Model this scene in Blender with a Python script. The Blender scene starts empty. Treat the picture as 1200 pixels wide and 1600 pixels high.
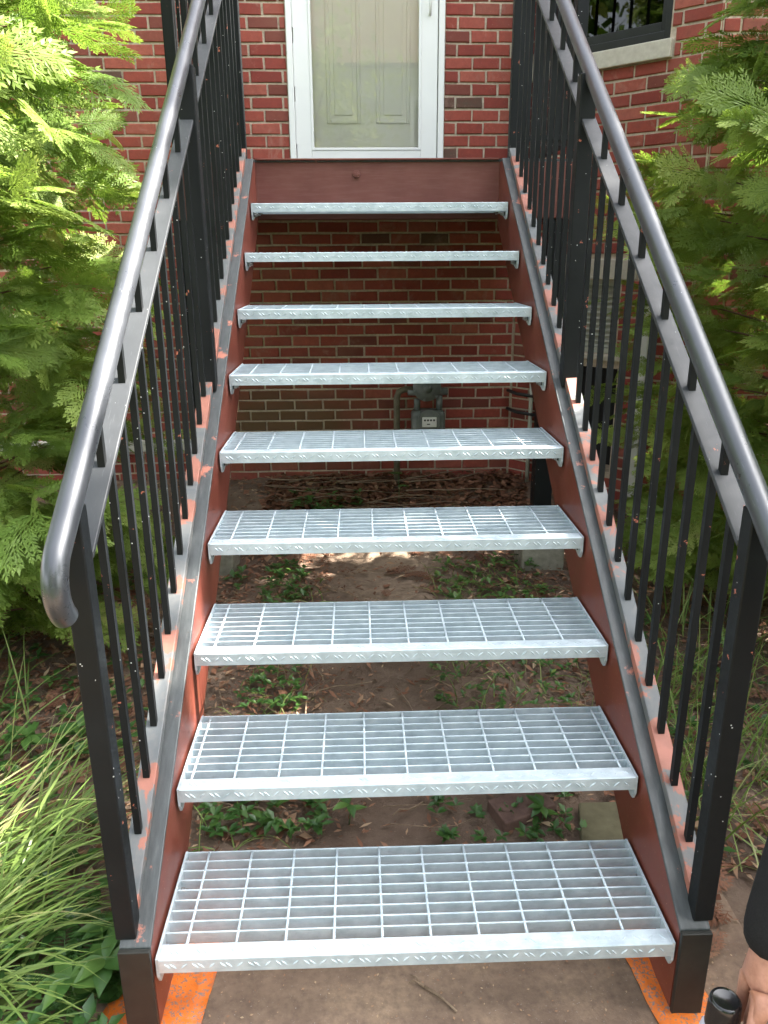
import bpy, bmesh, math, random
import numpy as np
from mathutils import Vector, Matrix

# ------------------------------------------------------------------ camera, sky, sun, exposure
scene = bpy.context.scene
COL = scene.collection
CAM_POS = Vector((-0.1024, -1.2454, 1.3534))
CAM_YAW, CAM_PITCH, CAM_ROLL = 0.0314, 0.3148, -0.0069
F_PX = 1227.0
cd = bpy.data.cameras.new('camera'); cam = bpy.data.objects.new('camera', cd); COL.objects.link(cam)
cd.sensor_fit = 'VERTICAL'; cd.sensor_height = 36.0; cd.sensor_width = 27.0
cd.lens = 36.0 * F_PX / 1600.0; cd.clip_start = 0.02; cd.clip_end = 500
fwd = Vector((math.sin(CAM_YAW)*math.cos(CAM_PITCH), math.cos(CAM_YAW)*math.cos(CAM_PITCH), -math.sin(CAM_PITCH)))
rgt = Vector((math.cos(CAM_YAW), -math.sin(CAM_YAW), 0)); upv = rgt.cross(fwd)
r2 = math.cos(CAM_ROLL)*rgt + math.sin(CAM_ROLL)*upv; u2 = -math.sin(CAM_ROLL)*rgt + math.cos(CAM_ROLL)*upv
cam.matrix_world = Matrix(((r2.x, u2.x, -fwd.x, CAM_POS.x), (r2.y, u2.y, -fwd.y, CAM_POS.y), (r2.z, u2.z, -fwd.z, CAM_POS.z), (0, 0, 0, 1)))
scene.camera = cam
def to_px(P):
    d = Vector(P) - CAM_POS; z = d.dot(fwd)
    if z <= 0.01: return (-9999, -9999)
    return (600 + F_PX*d.dot(r2)/z, 800 - F_PX*d.dot(u2)/z)

SUN_EL, SUN_AZ = math.radians(52), math.radians(3)       # azimuth of the sun measured from +X towards +Y
world = bpy.data.worlds.new('World'); scene.world = world; world.use_nodes = True
wn = world.node_tree.nodes; wl = world.node_tree.links
sky = wn.new('ShaderNodeTexSky'); sky.sky_type = 'NISHITA'; sky.sun_disc = False
sky.sun_elevation = SUN_EL; sky.sun_rotation = math.pi/2 - SUN_AZ
sky.air_density = 1.0; sky.dust_density = 2.5; sky.ozone_density = 1.0
bw = wn.new('ShaderNodeRGBToBW'); hz_ = wn.new('ShaderNodeMix'); hz_.data_type = 'RGBA'; hz_.inputs[0].default_value = 0.75      # hazy, whitish summer sky
wl.new(sky.outputs[0], bw.inputs[0]); wl.new(sky.outputs[0], hz_.inputs[6]); wl.new(bw.outputs[0], hz_.inputs[7])
wl.new(hz_.outputs[2], wn['Background'].inputs[0]); wn['Background'].inputs[1].default_value = 0.15
sd = bpy.data.lights.new('sun', 'SUN'); sd.energy = 4.0; sd.angle = math.radians(0.6); sd.color = (1.0, 0.95, 0.86)
sun = bpy.data.objects.new('sun', sd); COL.objects.link(sun)
sdir = Vector((math.cos(SUN_EL)*math.cos(SUN_AZ), math.cos(SUN_EL)*math.sin(SUN_AZ), math.sin(SUN_EL)))
sun.rotation_euler = sdir.to_track_quat('Z', 'Y').to_euler(); sun.location = (4, 0, 6)
vs = scene.view_settings; vs.view_transform = 'Standard'; vs.look = 'None'; vs.exposure = 3.15; vs.gamma = 1.0; vs.use_curve_mapping = False

random.seed(7); rng = np.random.default_rng(7)
R = random.uniform

# ------------------------------------------------------------------ materials
MATS = {}
class NT:
    def __init__(self, name):
        self.m = bpy.data.materials.new(name); self.m.use_nodes = True
        self.t = self.m.node_tree; self.n = self.t.nodes; self.l = self.t.links
        self.b = self.n['Principled BSDF']; MATS[name] = self.m
    def add(self, typ, **kw):
        o = self.n.new(typ)
        for k, v in kw.items():
            if hasattr(o, k): setattr(o, k, v)
        return o
    def link(self, a, b): self.l.new(a, b)
    def coord(self, kind='Object'):
        return self.add('ShaderNodeTexCoord').outputs[kind]
    def pos(self):
        return self.add('ShaderNodeNewGeometry').outputs['Position']
    def noise(self, vec, scale, detail=4, rough=0.55, dist=0.0):
        o = self.add('ShaderNodeTexNoise'); o.inputs['Scale'].default_value = scale; o.inputs['Detail'].default_value = detail
        o.inputs['Roughness'].default_value = rough; o.inputs['Distortion'].default_value = dist
        if vec is not None: self.link(vec, o.inputs['Vector'])
        return o.outputs['Fac']
    def ramp(self, fac, stops):
        o = self.add('ShaderNodeValToRGB'); e = o.color_ramp.elements
        while len(e) < len(stops): e.new(0.5)
        for k, (p, c) in enumerate(stops):
            e[k].position = p; e[k].color = (*c, 1) if len(c) == 3 else c
        self.link(fac, o.inputs[0]); return o.outputs[0]
    def mix(self, fac, a, b, mode='MIX'):
        o = self.add('ShaderNodeMix', data_type='RGBA', blend_type=mode)
        for s, v in ((0, fac), (6, a), (7, b)):
            if isinstance(v, (int, float)): o.inputs[s].default_value = v
            elif isinstance(v, tuple): o.inputs[s].default_value = (*v, 1)
            else: self.link(v, o.inputs[s])
        return o.outputs[2]
    def math(self, op, a, b=0.0):
        o = self.add('ShaderNodeMath', operation=op)
        for s, v in ((0, a), (1, b)):
            if isinstance(v, (int, float)): o.inputs[s].default_value = v
            else: self.link(v, o.inputs[s])
        return o.outputs[0]
    def scalevec(self, vec, s):
        o = self.add('ShaderNodeMapping'); self.link(vec, o.inputs[0]); o.inputs['Scale'].default_value = s; return o.outputs[0]
    def bump(self, h, strength=0.3, dist=0.002):
        o = self.add('ShaderNodeBump'); o.inputs['Strength'].default_value = strength; o.inputs['Distance'].default_value = dist
        self.link(h, o.inputs['Height']); self.link(o.outputs[0], self.b.inputs['Normal'])
    def set(self, color=None, rough=None, metal=None, spec=None):
        for k, v in (('Base Color', color), ('Roughness', rough), ('Metallic', metal), ('Specular IOR Level', spec)):
            if v is None: continue
            if isinstance(v, (int, float)): self.b.inputs[k].default_value = v
            elif isinstance(v, tuple): self.b.inputs[k].default_value = (*v, 1)
            else: self.link(v, self.b.inputs[k])

def make_materials():
    # galvanised steel
    m = NT('galvanised'); P = m.pos()
    n1 = m.noise(P, 26, 5, 0.6); n2 = m.noise(m.scalevec(P, (9, 40, 40)), 3, 4, 0.6); n3 = m.noise(P, 240, 2)
    c = m.ramp(n1, [(0.3, (0.43, 0.52, 0.57)), (0.55, (0.56, 0.65, 0.70)), (0.78, (0.70, 0.78, 0.82))])
    c = m.mix(m.ramp(n2, [(0.5, (0, 0, 0)), (0.75, (0.55, 0.55, 0.55))]), c, (0.74, 0.815, 0.85))
    c = m.mix(m.math('MULTIPLY', m.add('ShaderNodeObjectInfo').outputs['Random'], 0.22), c, (0.40, 0.45, 0.47))
    c = m.mix(m.ramp(m.noise(P, 55, 5, 0.75), [(0.60, (0,)*3), (0.72, (0.35,)*3)]), c, (0.33, 0.33, 0.31))
    m.set(c, m.ramp(n1, [(0.3, (0.38,)*3), (0.7, (0.55,)*3)]), 0.28, 0.5); m.bump(n3, 0.12, 0.001)
    # red oxide steel (stringer webs, landing edge)
    m = NT('oxide_red'); P = m.pos()
    n1 = m.noise(P, 5, 5, 0.6); n2 = m.noise(m.scalevec(P, (30, 4, 4)), 6, 4); n3 = m.noise(P, 160, 3)
    c = m.ramp(n1, [(0.3, (0.125, 0.030, 0.018)), (0.7, (0.195, 0.050, 0.034))])
    c = m.mix(m.ramp(n2, [(0.55, (0, 0, 0)), (0.8, (0.6, 0.6, 0.6))]), c, (0.13, 0.045, 0.016))
    c = m.mix(m.ramp(n3, [(0.70, (0, 0, 0)), (0.73, (1, 1, 1))]), c, (0.42, 0.22, 0.16))
    c = m.mix(m.ramp(m.noise(m.scalevec(P, (1, 55, 5)), 1.6, 5, 0.65), [(0.60, (0,)*3), (0.72, (0.55,)*3)]), c, (0.085, 0.030, 0.016))
    c = m.mix(m.ramp(m.noise(P, 2.6, 6, 0.7, 0.6), [(0.55, (0,)*3), (0.75, (0.5,)*3)]), c, (0.24, 0.095, 0.07))
    m.set(c, m.ramp(n1, [(0.3, (0.36,)*3), (0.7, (0.5,)*3)]), 0.0, 0.5); m.bump(n1, 0.2, 0.004)
    m = NT('oxide_brown'); P = m.pos(); n1 = m.noise(P, 6, 5, 0.6); n2 = m.noise(m.scalevec(P, (3, 30, 30)), 4, 4)
    c = m.mix(m.ramp(n2, [(0.45, (0,)*3), (0.8, (0.6,)*3)]), m.ramp(n1, [(0.3, (0.150, 0.048, 0.038)), (0.7, (0.195, 0.068, 0.054))]), (0.22, 0.10, 0.08))
    m.set(c, 0.5, 0.0, 0.35); m.bump(n1, 0.2, 0.004)
    # worn dark grey paint of the flanges
    m = NT('worn_grey'); P = m.pos()
    n1 = m.noise(m.scalevec(P, (30, 6, 6)), 3, 5, 0.6); n2 = m.noise(P, 13, 5, 0.65); n3 = m.noise(P, 90, 4, 0.7)
    c = m.ramp(n1, [(0.3, (0.042, 0.047, 0.048)), (0.6, (0.066, 0.073, 0.074)), (0.8, (0.115, 0.118, 0.115))])
    c = m.mix(m.ramp(n2, [(0.62, (0, 0, 0)), (0.67, (1, 1, 1))]), c, (0.42, 0.155, 0.105))
    c = m.mix(m.ramp(n3, [(0.68, (0, 0, 0)), (0.72, (1, 1, 1))]), c, (0.06, 0.05, 0.045))
    m.set(c, 0.48, 0.0, 0.5); m.bump(n3, 0.25, 0.0015)
    # bottom rail: sanded back, primer showing in patches
    m = NT('patchy_primer'); P = m.pos()
    n1 = m.noise(P, 9, 5, 0.62, 0.6); n3 = m.noise(P, 70, 5, 0.7)
    c = m.ramp(n1, [(0.40, (0.105, 0.113, 0.118)), (0.515, (0.14, 0.138, 0.136)), (0.535, (0.29, 0.118, 0.085)), (0.70, (0.37, 0.145, 0.105))])
    c = m.mix(m.ramp(n3, [(0.66, (0, 0, 0)), (0.70, (1, 1, 1))]), c, (0.10, 0.10, 0.105))
    m.set(c, 0.55, 0.0, 0.4); m.bump(n1, 0.4, 0.001)
    # black railing paint with chips
    for nm, base, rough, chip in (('rail_black', (0.0042, 0.0052, 0.0060), 0.46, 0.672), ('rail_top', (0.028, 0.030, 0.033), 0.42, 0.70), ('tube_black', (0.034, 0.037, 0.043), 0.30, 0.79)):
        m = NT(nm); P = m.pos()
        n1 = m.noise(P, 24, 5, 0.68); n2 = m.noise(P, 6, 3)
        v = m.add('ShaderNodeTexVoronoi'); v.inputs['Scale'].default_value = 55; m.link(P, v.inputs['Vector'])
        c = m.mix(n2, base, tuple(min(1, x*1.8 + 0.006) for x in base))
        c = m.mix(m.ramp(n1, [(chip, (0, 0, 0)), (chip+0.012, (1, 1, 1))]), c, (0.40, 0.135, 0.09))
        if nm != 'rail_black': c = m.mix(m.ramp(m.noise(m.scalevec(P, (140, 9, 12)), 2.0, 5, 0.7), [(0.60, (0,)*3), (0.68, (0.6,)*3)]), c, tuple(min(1, x*2.6+0.02) for x in base))
        sp = m.math('LESS_THAN', v.outputs['Distance'], 0.085 if nm == 'rail_black' else 0.05)
        sp = m.math('MULTIPLY', sp, m.math('GREATER_THAN', m.noise(P, 7, 2), 0.56))
        c = m.mix(sp, c, (0.55, 0.56, 0.56))
        m.set(c, m.ramp(m.mix(0.5, n2, m.noise(P, 38, 6, 0.75)), [(0.35, (rough-0.06,)*3), (0.65, (rough+0.16,)*3)]), 0.25 if nm == 'tube_black' else 0.0, {'rail_black': 0.2, 'rail_top': 0.4, 'tube_black': 0.9}[nm]); m.bump(n1, 0.15, 0.0008)
    # brick: colour per brick (object random for the single ones, island random for the joined mass)
    for nm in ('brick', 'brick_mass'):
        m = NT(nm); P = m.pos()
        if nm == 'brick': rnd = m.add('ShaderNodeObjectInfo').outputs['Random']
        else: rnd = m.add('ShaderNodeNewGeometry').outputs['Random Per Island']
        c = m.ramp(rnd, [(0.0, (0.27, 0.054, 0.038)), (0.22, (0.36, 0.082, 0.056)), (0.42, (0.22, 0.042, 0.032)), (0.60, (0.32, 0.068, 0.049)), (0.80, (0.41, 0.116, 0.080)), (0.95, (0.17, 0.052, 0.038)), (0.978, (0.20, 0.055, 0.042)), (0.982, (0.105, 0.070, 0.050))])
        n1 = m.noise(P, 34, 6, 0.65); n2 = m.noise(P, 140, 4, 0.7); n3 = m.noise(P, 3.0, 3)
        c = m.mix(m.ramp(n1, [(0.35, (0.0,)*3), (0.75, (0.55,)*3)]), c, (0.16, 0.042, 0.034))
        c = m.mix(m.ramp(n2, [(0.64, (0,)*3), (0.72, (0.6,)*3)]), c, (0.46, 0.27, 0.20))
        c = m.mix(m.ramp(n3, [(0.5, (0,)*3), (0.8, (0.25,)*3)]), c, (0.36, 0.20, 0.15))
        c = m.mix(m.ramp(m.noise(P, 7, 6, 0.7, 0.8), [(0.58, (0,)*3), (0.74, (0.45,)*3)]), c, (0.42, 0.27, 0.21))
        c = m.mix(m.ramp(m.noise(P, 4.3, 6, 0.7, 1.2), [(0.58, (0,)*3), (0.76, (0.38,)*3)]), c, (0.12, 0.040, 0.030))
        # olive grime low on the wall left of the gas meter
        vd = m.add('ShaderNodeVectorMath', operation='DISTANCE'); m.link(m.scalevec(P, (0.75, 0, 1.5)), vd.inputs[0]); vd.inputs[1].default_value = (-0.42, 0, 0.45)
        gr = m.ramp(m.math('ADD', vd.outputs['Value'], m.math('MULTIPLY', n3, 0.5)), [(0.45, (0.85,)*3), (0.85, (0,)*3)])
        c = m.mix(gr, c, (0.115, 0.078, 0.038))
        m.set(c, 0.82, 0.0, 0.25); m.bump(m.mix(0.5, n1, n2), 0.5, 0.003)
    m = NT('mortar'); P = m.pos(); n1 = m.noise(P, 60, 5, 0.7); n2 = m.noise(P, 2.2, 3)
    c = m.ramp(n1, [(0.3, (0.40, 0.325, 0.245)), (0.7, (0.64, 0.53, 0.41))]); c = m.mix(m.ramp(n2, [(0.45, (0,)*3), (0.8, (0.35,)*3)]), c, (0.36, 0.30, 0.25))
    c = m.mix(m.ramp(m.noise(P, 9, 5, 0.7, 0.8), [(0.52, (0,)*3), (0.70, (0.65,)*3)]), c, (0.30, 0.22, 0.165))
    m.set(c, 0.9, 0.0, 0.2); m.bump(n1, 0.7, 0.004)
    def simple(nm, c1, c2, rough, sc=20, bump=0.2, spec=0.4, metal=0.0, bd=0.002, detail=5):
        m = NT(nm); P = m.pos(); n = m.noise(P, sc, detail, 0.62)
        m.set(m.ramp(n, [(0.3, c1), (0.7, c2)]), rough, metal, spec); m.bump(n, bump, bd); return m
    simple('end_black', (0.014, 0.014, 0.012), (0.026, 0.026, 0.022), 0.55, 18, 0.1, 0.35)
    simple('white_vinyl', (0.78, 0.78, 0.76), (0.83, 0.83, 0.81), 0.38, 3, 0.03)
    simple('cream_door', (0.86, 0.84, 0.74), (0.90, 0.88, 0.79), 0.42, 3, 0.03)
    simple('dark_seal', (0.05, 0.05, 0.05), (0.08, 0.08, 0.08), 0.6, 20)
    simple('sill_stone', (0.47, 0.42, 0.34), (0.60, 0.55, 0.46), 0.85, 30, 0.3)
    simple('window_black', (0.012, 0.012, 0.013), (0.02, 0.02, 0.022), 0.4, 10, 0.05)
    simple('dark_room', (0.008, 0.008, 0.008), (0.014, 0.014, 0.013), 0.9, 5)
    simple('louvre', (0.36, 0.37, 0.31), (0.46, 0.46, 0.39), 0.6, 20)
    simple('concrete', (0.20, 0.19, 0.15), (0.34, 0.32, 0.26), 0.9, 25, 0.5, 0.2, 0, 0.004)
    simple('pale_stone', (0.42, 0.40, 0.34), (0.56, 0.53, 0.46), 0.9, 25, 0.3)
    simple('meter_grey', (0.11, 0.125, 0.12), (0.18, 0.195, 0.185), 0.5, 22, 0.15)
    simple('meter_pipe', (0.10, 0.09, 0.06), (0.18, 0.15, 0.10), 0.6, 22, 0.2)
    simple('meter_face', (0.66, 0.66, 0.64), (0.76, 0.76, 0.74), 0.4, 12, 0.05)
    simple('ink', (0.03, 0.03, 0.03), (0.06, 0.06, 0.06), 0.6, 12, 0.05)
    simple('pipe_white', (0.58, 0.58, 0.54), (0.70, 0.70, 0.66), 0.5, 8, 0.05)
    simple('bracket_black', (0.012, 0.012, 0.012), (0.03, 0.03, 0.03), 0.5, 20, 0.1)
    simple('steel_bolt', (0.28, 0.28, 0.27), (0.5, 0.5, 0.48), 0.4, 60, 0.2, 0.5, 0.6)
    simple('paver_brown', (0.085, 0.048, 0.038), (0.16, 0.095, 0.075), 0.9, 30, 0.5)
    simple('paver_olive', (0.075, 0.065, 0.035), (0.12, 0.105, 0.06), 0.85, 22, 0.35)
    simple('bark', (0.075, 0.045, 0.028), (0.16, 0.10, 0.065), 0.95, 40, 0.8, 0.1, 0, 0.006)
    simple('lawn_green', (0.030, 0.060, 0.014), (0.060, 0.100, 0.026), 0.95, 14, 0.6, 0.1, 0, 0.02)
    simple('twig', (0.16, 0.11, 0.075), (0.30, 0.22, 0.15), 0.9, 40, 0.3, 0.2)
    simple('skin', (0.36, 0.165, 0.11), (0.50, 0.25, 0.175), 0.5, 70, 0.35, 0.4, 0, 0.002)
    simple('nail', (0.66, 0.38, 0.30), (0.70, 0.42, 0.33), 0.3, 40, 0.0)
    simple('black_cloth', (0.010, 0.010, 0.011), (0.018, 0.018, 0.019), 0.9, 300, 0.3, 0.2)
    simple('denim', (0.02, 0.025, 0.04), (0.035, 0.042, 0.065), 0.9, 300, 0.3, 0.2)
    simple('hair', (0.02, 0.012, 0.008), (0.035, 0.022, 0.015), 0.6, 80, 0.6, 0.3)
    simple('cap_black', (0.008, 0.008, 0.009), (0.012, 0.012, 0.013), 0.16, 8, 0.0, 0.6)
    simple('can_label', (0.50, 0.48, 0.56), (0.60, 0.58, 0.66), 0.3, 20, 0.0, 0.5)
    # orange plastic sheet, dusty with paint flakes
    m = NT('orange_plastic'); P = m.pos(); n1 = m.noise(P, 28, 5, 0.7, 0.5); n2 = m.noise(P, 150, 4, 0.75); n3 = m.noise(P, 14, 3)
    c = m.ramp(n3, [(0.3, (0.62, 0.13, 0.012)), (0.7, (0.80, 0.20, 0.022))])
    f = m.math('MULTIPLY', m.ramp(n2, [(0.50, (0,)*3), (0.56, (1,)*3)]), m.ramp(n1, [(0.42, (0,)*3), (0.52, (1,)*3)]))
    c = m.mix(f, c, (0.20, 0.17, 0.16)); m.set(c, 0.42, 0.0, 0.5); m.bump(n1, 0.5, 0.006)
    # glass
    for nm, tint, ior in (('clear_glass', (0.99, 0.99, 0.985), 1.55), ('window_glass', (0.22, 0.24, 0.22), 1.48)):
        m = NT(nm); tr = m.add('ShaderNodeBsdfTransparent'); tr.inputs[0].default_value = (*tint, 1)
        gl = m.add('ShaderNodeBsdfGlossy'); gl.inputs['Roughness'].default_value = 0.015
        fr = m.add('ShaderNodeFresnel'); fr.inputs[0].default_value = ior
        mx = m.add('ShaderNodeMixShader'); m.link(fr.outputs[0], mx.inputs[0]); m.link(tr.outputs[0], mx.inputs[1]); m.link(gl.outputs[0], mx.inputs[2])
        m.link(mx.outputs[0], m.n['Material Output'].inputs['Surface'])
    # soil
    m = NT('soil'); P = m.pos(); n1 = m.noise(P, 1.6, 5, 0.6); n2 = m.noise(P, 18, 6, 0.7); n3 = m.noise(P, 110, 4, 0.75)
    c = m.ramp(n1, [(0.35, (0.12, 0.082, 0.060)), (0.55, (0.20, 0.142, 0.105)), (0.72, (0.29, 0.215, 0.16))])
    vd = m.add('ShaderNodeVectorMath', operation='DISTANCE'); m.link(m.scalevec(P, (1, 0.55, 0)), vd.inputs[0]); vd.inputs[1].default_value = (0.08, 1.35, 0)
    pale = m.ramp(m.math('ADD', vd.outputs['Value'], m.math('MULTIPLY', n2, 0.35)), [(0.30, (1,)*3), (0.58, (0,)*3)])  # lighter patch of sunlit ground painted into the soil colour
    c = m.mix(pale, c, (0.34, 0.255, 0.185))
    c = m.mix(m.ramp(n2, [(0.4, (0,)*3), (0.75, (0.7,)*3)]), c, (0.10, 0.068, 0.05))
    c = m.mix(m.ramp(n3, [(0.60, (0,)*3), (0.70, (0.8,)*3)]), c, (0.22, 0.165, 0.12))
    m.set(c, 0.95, 0.0, 0.15); m.bump(m.mix(0.5, n2, n3), 0.9, 0.012)
    # slab at the foot of the stairs
    m = NT('dirty_slab'); P = m.pos(); n1 = m.noise(P, 5, 5, 0.65); n2 = m.noise(P, 60, 5, 0.7); n3 = m.noise(P, 230, 3, 0.7)
    c = m.ramp(n1, [(0.32, (0.14, 0.094, 0.068)), (0.55, (0.225, 0.155, 0.108)), (0.75, (0.33, 0.23, 0.155))])
    c = m.mix(m.ramp(n2, [(0.4, (0,)*3), (0.7, (0.5,)*3)]), c, (0.085, 0.060, 0.048))
    c = m.mix(m.ramp(n3, [(0.66, (0,)*3), (0.72, (0.9,)*3)]), c, (0.42, 0.37, 0.33))
    m.set(c, 0.92, 0.0, 0.2); m.bump(n2, 0.6, 0.004)
    # leaves: colour from a per-leaf 'tint' attribute, some light passes through
    def leaf(nm, stops, trans=0.35, rough=0.5, spec=0.3):
        m = NT(nm); a = m.add('ShaderNodeAttribute'); a.attribute_name = 'tint'
        n = m.noise(m.pos(), 9, 3); f = m.math('ADD', m.math('MULTIPLY', a.outputs['Fac'], 0.8), m.math('MULTIPLY', n, 0.25))
        c = m.ramp(f, stops); m.set(c, rough, 0.0, spec)
        tl = m.add('ShaderNodeBsdfTranslucent'); m.link(m.mix(0.6, c, (0.9, 1.0, 0.35), 'MULTIPLY'), tl.inputs[0])
        c2 = m.add('ShaderNodeMixShader'); c2.inputs[0].default_value = trans
        m.link(m.b.outputs[0], c2.inputs[1]); m.link(tl.outputs[0], c2.inputs[2]); m.link(c2.outputs[0], m.n['Material Output'].inputs['Surface'])
    leaf('cedar_leaf', [(0.0, (0.060, 0.115, 0.026)), (0.35, (0.110, 0.195, 0.036)), (0.7, (0.19, 0.28, 0.055)), (0.90, (0.28, 0.35, 0.085)), (1.0, (0.36, 0.28, 0.12))], 0.42)
    leaf('cedar_leaf_deep', [(0.0, (0.075, 0.140, 0.030)), (0.4, (0.145, 0.235, 0.045)), (0.75, (0.24, 0.325, 0.065)), (0.95, (0.33, 0.39, 0.095)), (1.0, (0.32, 0.28, 0.12))], 0.45)
    leaf('grass_blade', [(0.0, (0.075, 0.135, 0.028)), (0.4, (0.13, 0.21, 0.045)), (0.75, (0.22, 0.29, 0.085)), (0.93, (0.34, 0.34, 0.15)), (1.0, (0.38, 0.29, 0.16))], 0.3, 0.4)
    leaf('cover_leaf', [(0.0, (0.030, 0.080, 0.020)), (0.5, (0.055, 0.13, 0.030)), (0.85, (0.10, 0.19, 0.042)), (1.0, (0.20, 0.27, 0.06))], 0.25, 0.35, 0.5)
    leaf('litter', [(0.0, (0.080, 0.038, 0.025)), (0.3, (0.16, 0.075, 0.046)), (0.55, (0.25, 0.125, 0.08)), (0.8, (0.36, 0.23, 0.145)), (1.0, (0.48, 0.37, 0.25))], 0.08, 0.85, 0.1)
    leaf('tree_leaf', [(0.0, (0.06, 0.12, 0.02)), (0.5, (0.12, 0.20, 0.03)), (1.0, (0.30, 0.33, 0.05))], 0.35)
make_materials()

# ------------------------------------------------------------------ mesh helpers
class MB:
    def __init__(self): self.v = []; self.f = []
    def quad_poly(self, pts, faces):
        o = len(self.v); self.v += [tuple(p) for p in pts]; self.f += [tuple(o+i for i in q) for q in faces]; return self
    def box(self, lo, hi):
        x0, y0, z0 = lo; x1, y1, z1 = hi
        return self.quad_poly([(x0,y0,z0),(x1,y0,z0),(x1,y1,z0),(x0,y1,z0),(x0,y0,z1),(x1,y0,z1),(x1,y1,z1),(x0,y1,z1)],
            [(0,3,2,1),(4,5,6,7),(0,1,5,4),(1,2,6,5),(2,3,7,6),(3,0,4,7)])
    def hexa(self, a, b):      # two quads of 4 corners, same winding
        return self.quad_poly(list(a)+list(b), [(3,2,1,0),(4,5,6,7),(0,1,5,4),(1,2,6,5),(2,3,7,6),(3,0,4,7)])
    def prism_x(self, poly, x0, x1):    # polygon in (y,z) pushed along x
        n = len(poly); o = len(self.v)
        self.v += [(x0, y, z) for y, z in poly] + [(x1, y, z) for y, z in poly]
        self.f += [tuple(o+i for i in range(n)), tuple(o+n+i for i in reversed(range(n)))]
        self.f += [(o+i, o+n+i, o+n+(i+1) % n, o+(i+1) % n) for i in range(n)]; return self
    def tube(self, path, rad, n=12, cap=True):
        P = [Vector(p) for p in path]; o = len(self.v)
        rads = rad if isinstance(rad, (list, tuple)) else [rad]*len(P)
        t0 = (P[1]-P[0]).normalized(); up = Vector((0,0,1)) if abs(t0.z) < 0.9 else Vector((1,0,0)); nx = t0.cross(up).normalized()
        for k, p in enumerate(P):
            t = (P[min(k+1, len(P)-1)] - P[max(k-1, 0)]).normalized(); nx = (nx - t*nx.dot(t)).normalized(); ny = t.cross(nx)
            for j in range(n):
                a = 2*math.pi*j/n; self.v.append(tuple(p + (nx*math.cos(a) + ny*math.sin(a))*rads[k]))
        for k in range(len(P)-1):
            for j in range(n):
                a = o+k*n+j; b = o+k*n+(j+1) % n; self.f.append((a, b, b+n, a+n))
        if cap:
            self.f.append(tuple(o+j for j in reversed(range(n)))); self.f.append(tuple(o+(len(P)-1)*n+j for j in range(n)))
        return self
    def bar(self, a, b, w, h):          # rectangular bar in a y-z plane from a to b, width along x, thickness h vertical
        a = Vector(a); b = Vector(b); W = Vector((w/2,0,0)); H = Vector((0,0,h/2))
        return self.hexa([a-W-H, a+W-H, a+W+H, a-W+H], [b-W-H, b+W-H, b+W+H, b-W+H])
    def mesh(self, name, smooth=False):
        me = bpy.data.meshes.new(name); me.from_pydata(self.v, [], self.f)
        bm = bmesh.new(); bm.from_mesh(me); bmesh.ops.recalc_face_normals(bm, faces=bm.faces); bm.to_mesh(me); bm.free()
        if smooth:
            me.polygons.foreach_set('use_smooth', [True]*len(me.polygons))
        me.update(); return me
def link(name, me, mat=None, parent=None):
    o = bpy.data.objects.new(name, me); COL.objects.link(o)
    if mat is not None and len(me.materials) == 0: me.materials.append(MATS[mat])
    if parent is not None: o.parent = parent
    return o
def build(mb, name, mat, parent=None, smooth=False, bevel=0.0, seg=2):
    me = mb.mesh(name, smooth)
    o = link(name, me, mat, parent)
    if bevel > 0:
        md = o.modifiers.new('bevel', 'BEVEL'); md.width = bevel; md.segments = seg; md.limit_method = 'ANGLE'; md.angle_limit = math.radians(40)
    return o
def tag(o, label=None, cat=None, group=None, kind=None):
    if label: o['label'] = label
    if cat: o['category'] = cat
    if group: o['group'] = group
    if kind: o['kind'] = kind
    return o
def empty(name, loc=(0,0,0)):
    o = bpy.data.objects.new(name, None); COL.objects.link(o); o.location = loc; return o
def thing(name, label, cat, group=None):
    return tag(empty(name), label, cat, group)
def smooth_by_angle(o, deg=40):
    me = o.data; me.polygons.foreach_set('use_smooth', [True]*len(me.polygons))
    try: me.set_sharp_from_angle(angle=math.radians(deg))
    except Exception: pass
def np_mesh(name, V, F4=None, F3=None, tint=None, mat=None, parent=None, smooth=False):
    me = bpy.data.meshes.new(name); V = np.asarray(V, dtype=np.float32)
    loops = []; starts = []; tot = 0
    if F4 is not None and len(F4):
        loops.append(np.asarray(F4, dtype=np.int32).ravel()); starts.append(np.arange(len(F4), dtype=np.int32)*4); tot += len(F4)*4
    if F3 is not None and len(F3):
        loops.append(np.asarray(F3, dtype=np.int32).ravel()); starts.append(tot + np.arange(len(F3), dtype=np.int32)*3)
    loops = np.concatenate(loops); starts = np.concatenate(starts)
    me.vertices.add(len(V)); me.vertices.foreach_set('co', V.ravel()); me.loops.add(len(loops)); me.loops.foreach_set('vertex_index', loops)
    me.polygons.add(len(starts)); me.polygons.foreach_set('loop_start', starts)
    if smooth: me.polygons.foreach_set('use_smooth', np.ones(len(starts), dtype=bool))
    if tint is not None:
        at = me.attributes.new('tint', 'FLOAT', 'POINT'); at.data.foreach_set('value', np.asarray(tint, dtype=np.float32))
    me.update(calc_edges=True); me.validate()
    return link(name, me, mat, parent)

# ------------------------------------------------------------------ dimensions found from the photograph
SLOPE = 0.699; RUN, RISE, TD, TW = 0.2806, 0.1956, 0.306, 1.067
WALL_Y, CORNER_X, BAY = 3.82, 0.885, 0.80
GZ = -0.185
DECK_Z, DECK_Y = 1.760, 2.525
def ground_z(x, y):
    t = min(max((y-2.7)/1.1, 0), 1); t = t*t*(3-2*t)
    return GZ + 0.15*t
COURSE, BRICK = 0.0677, 0.181

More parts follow.
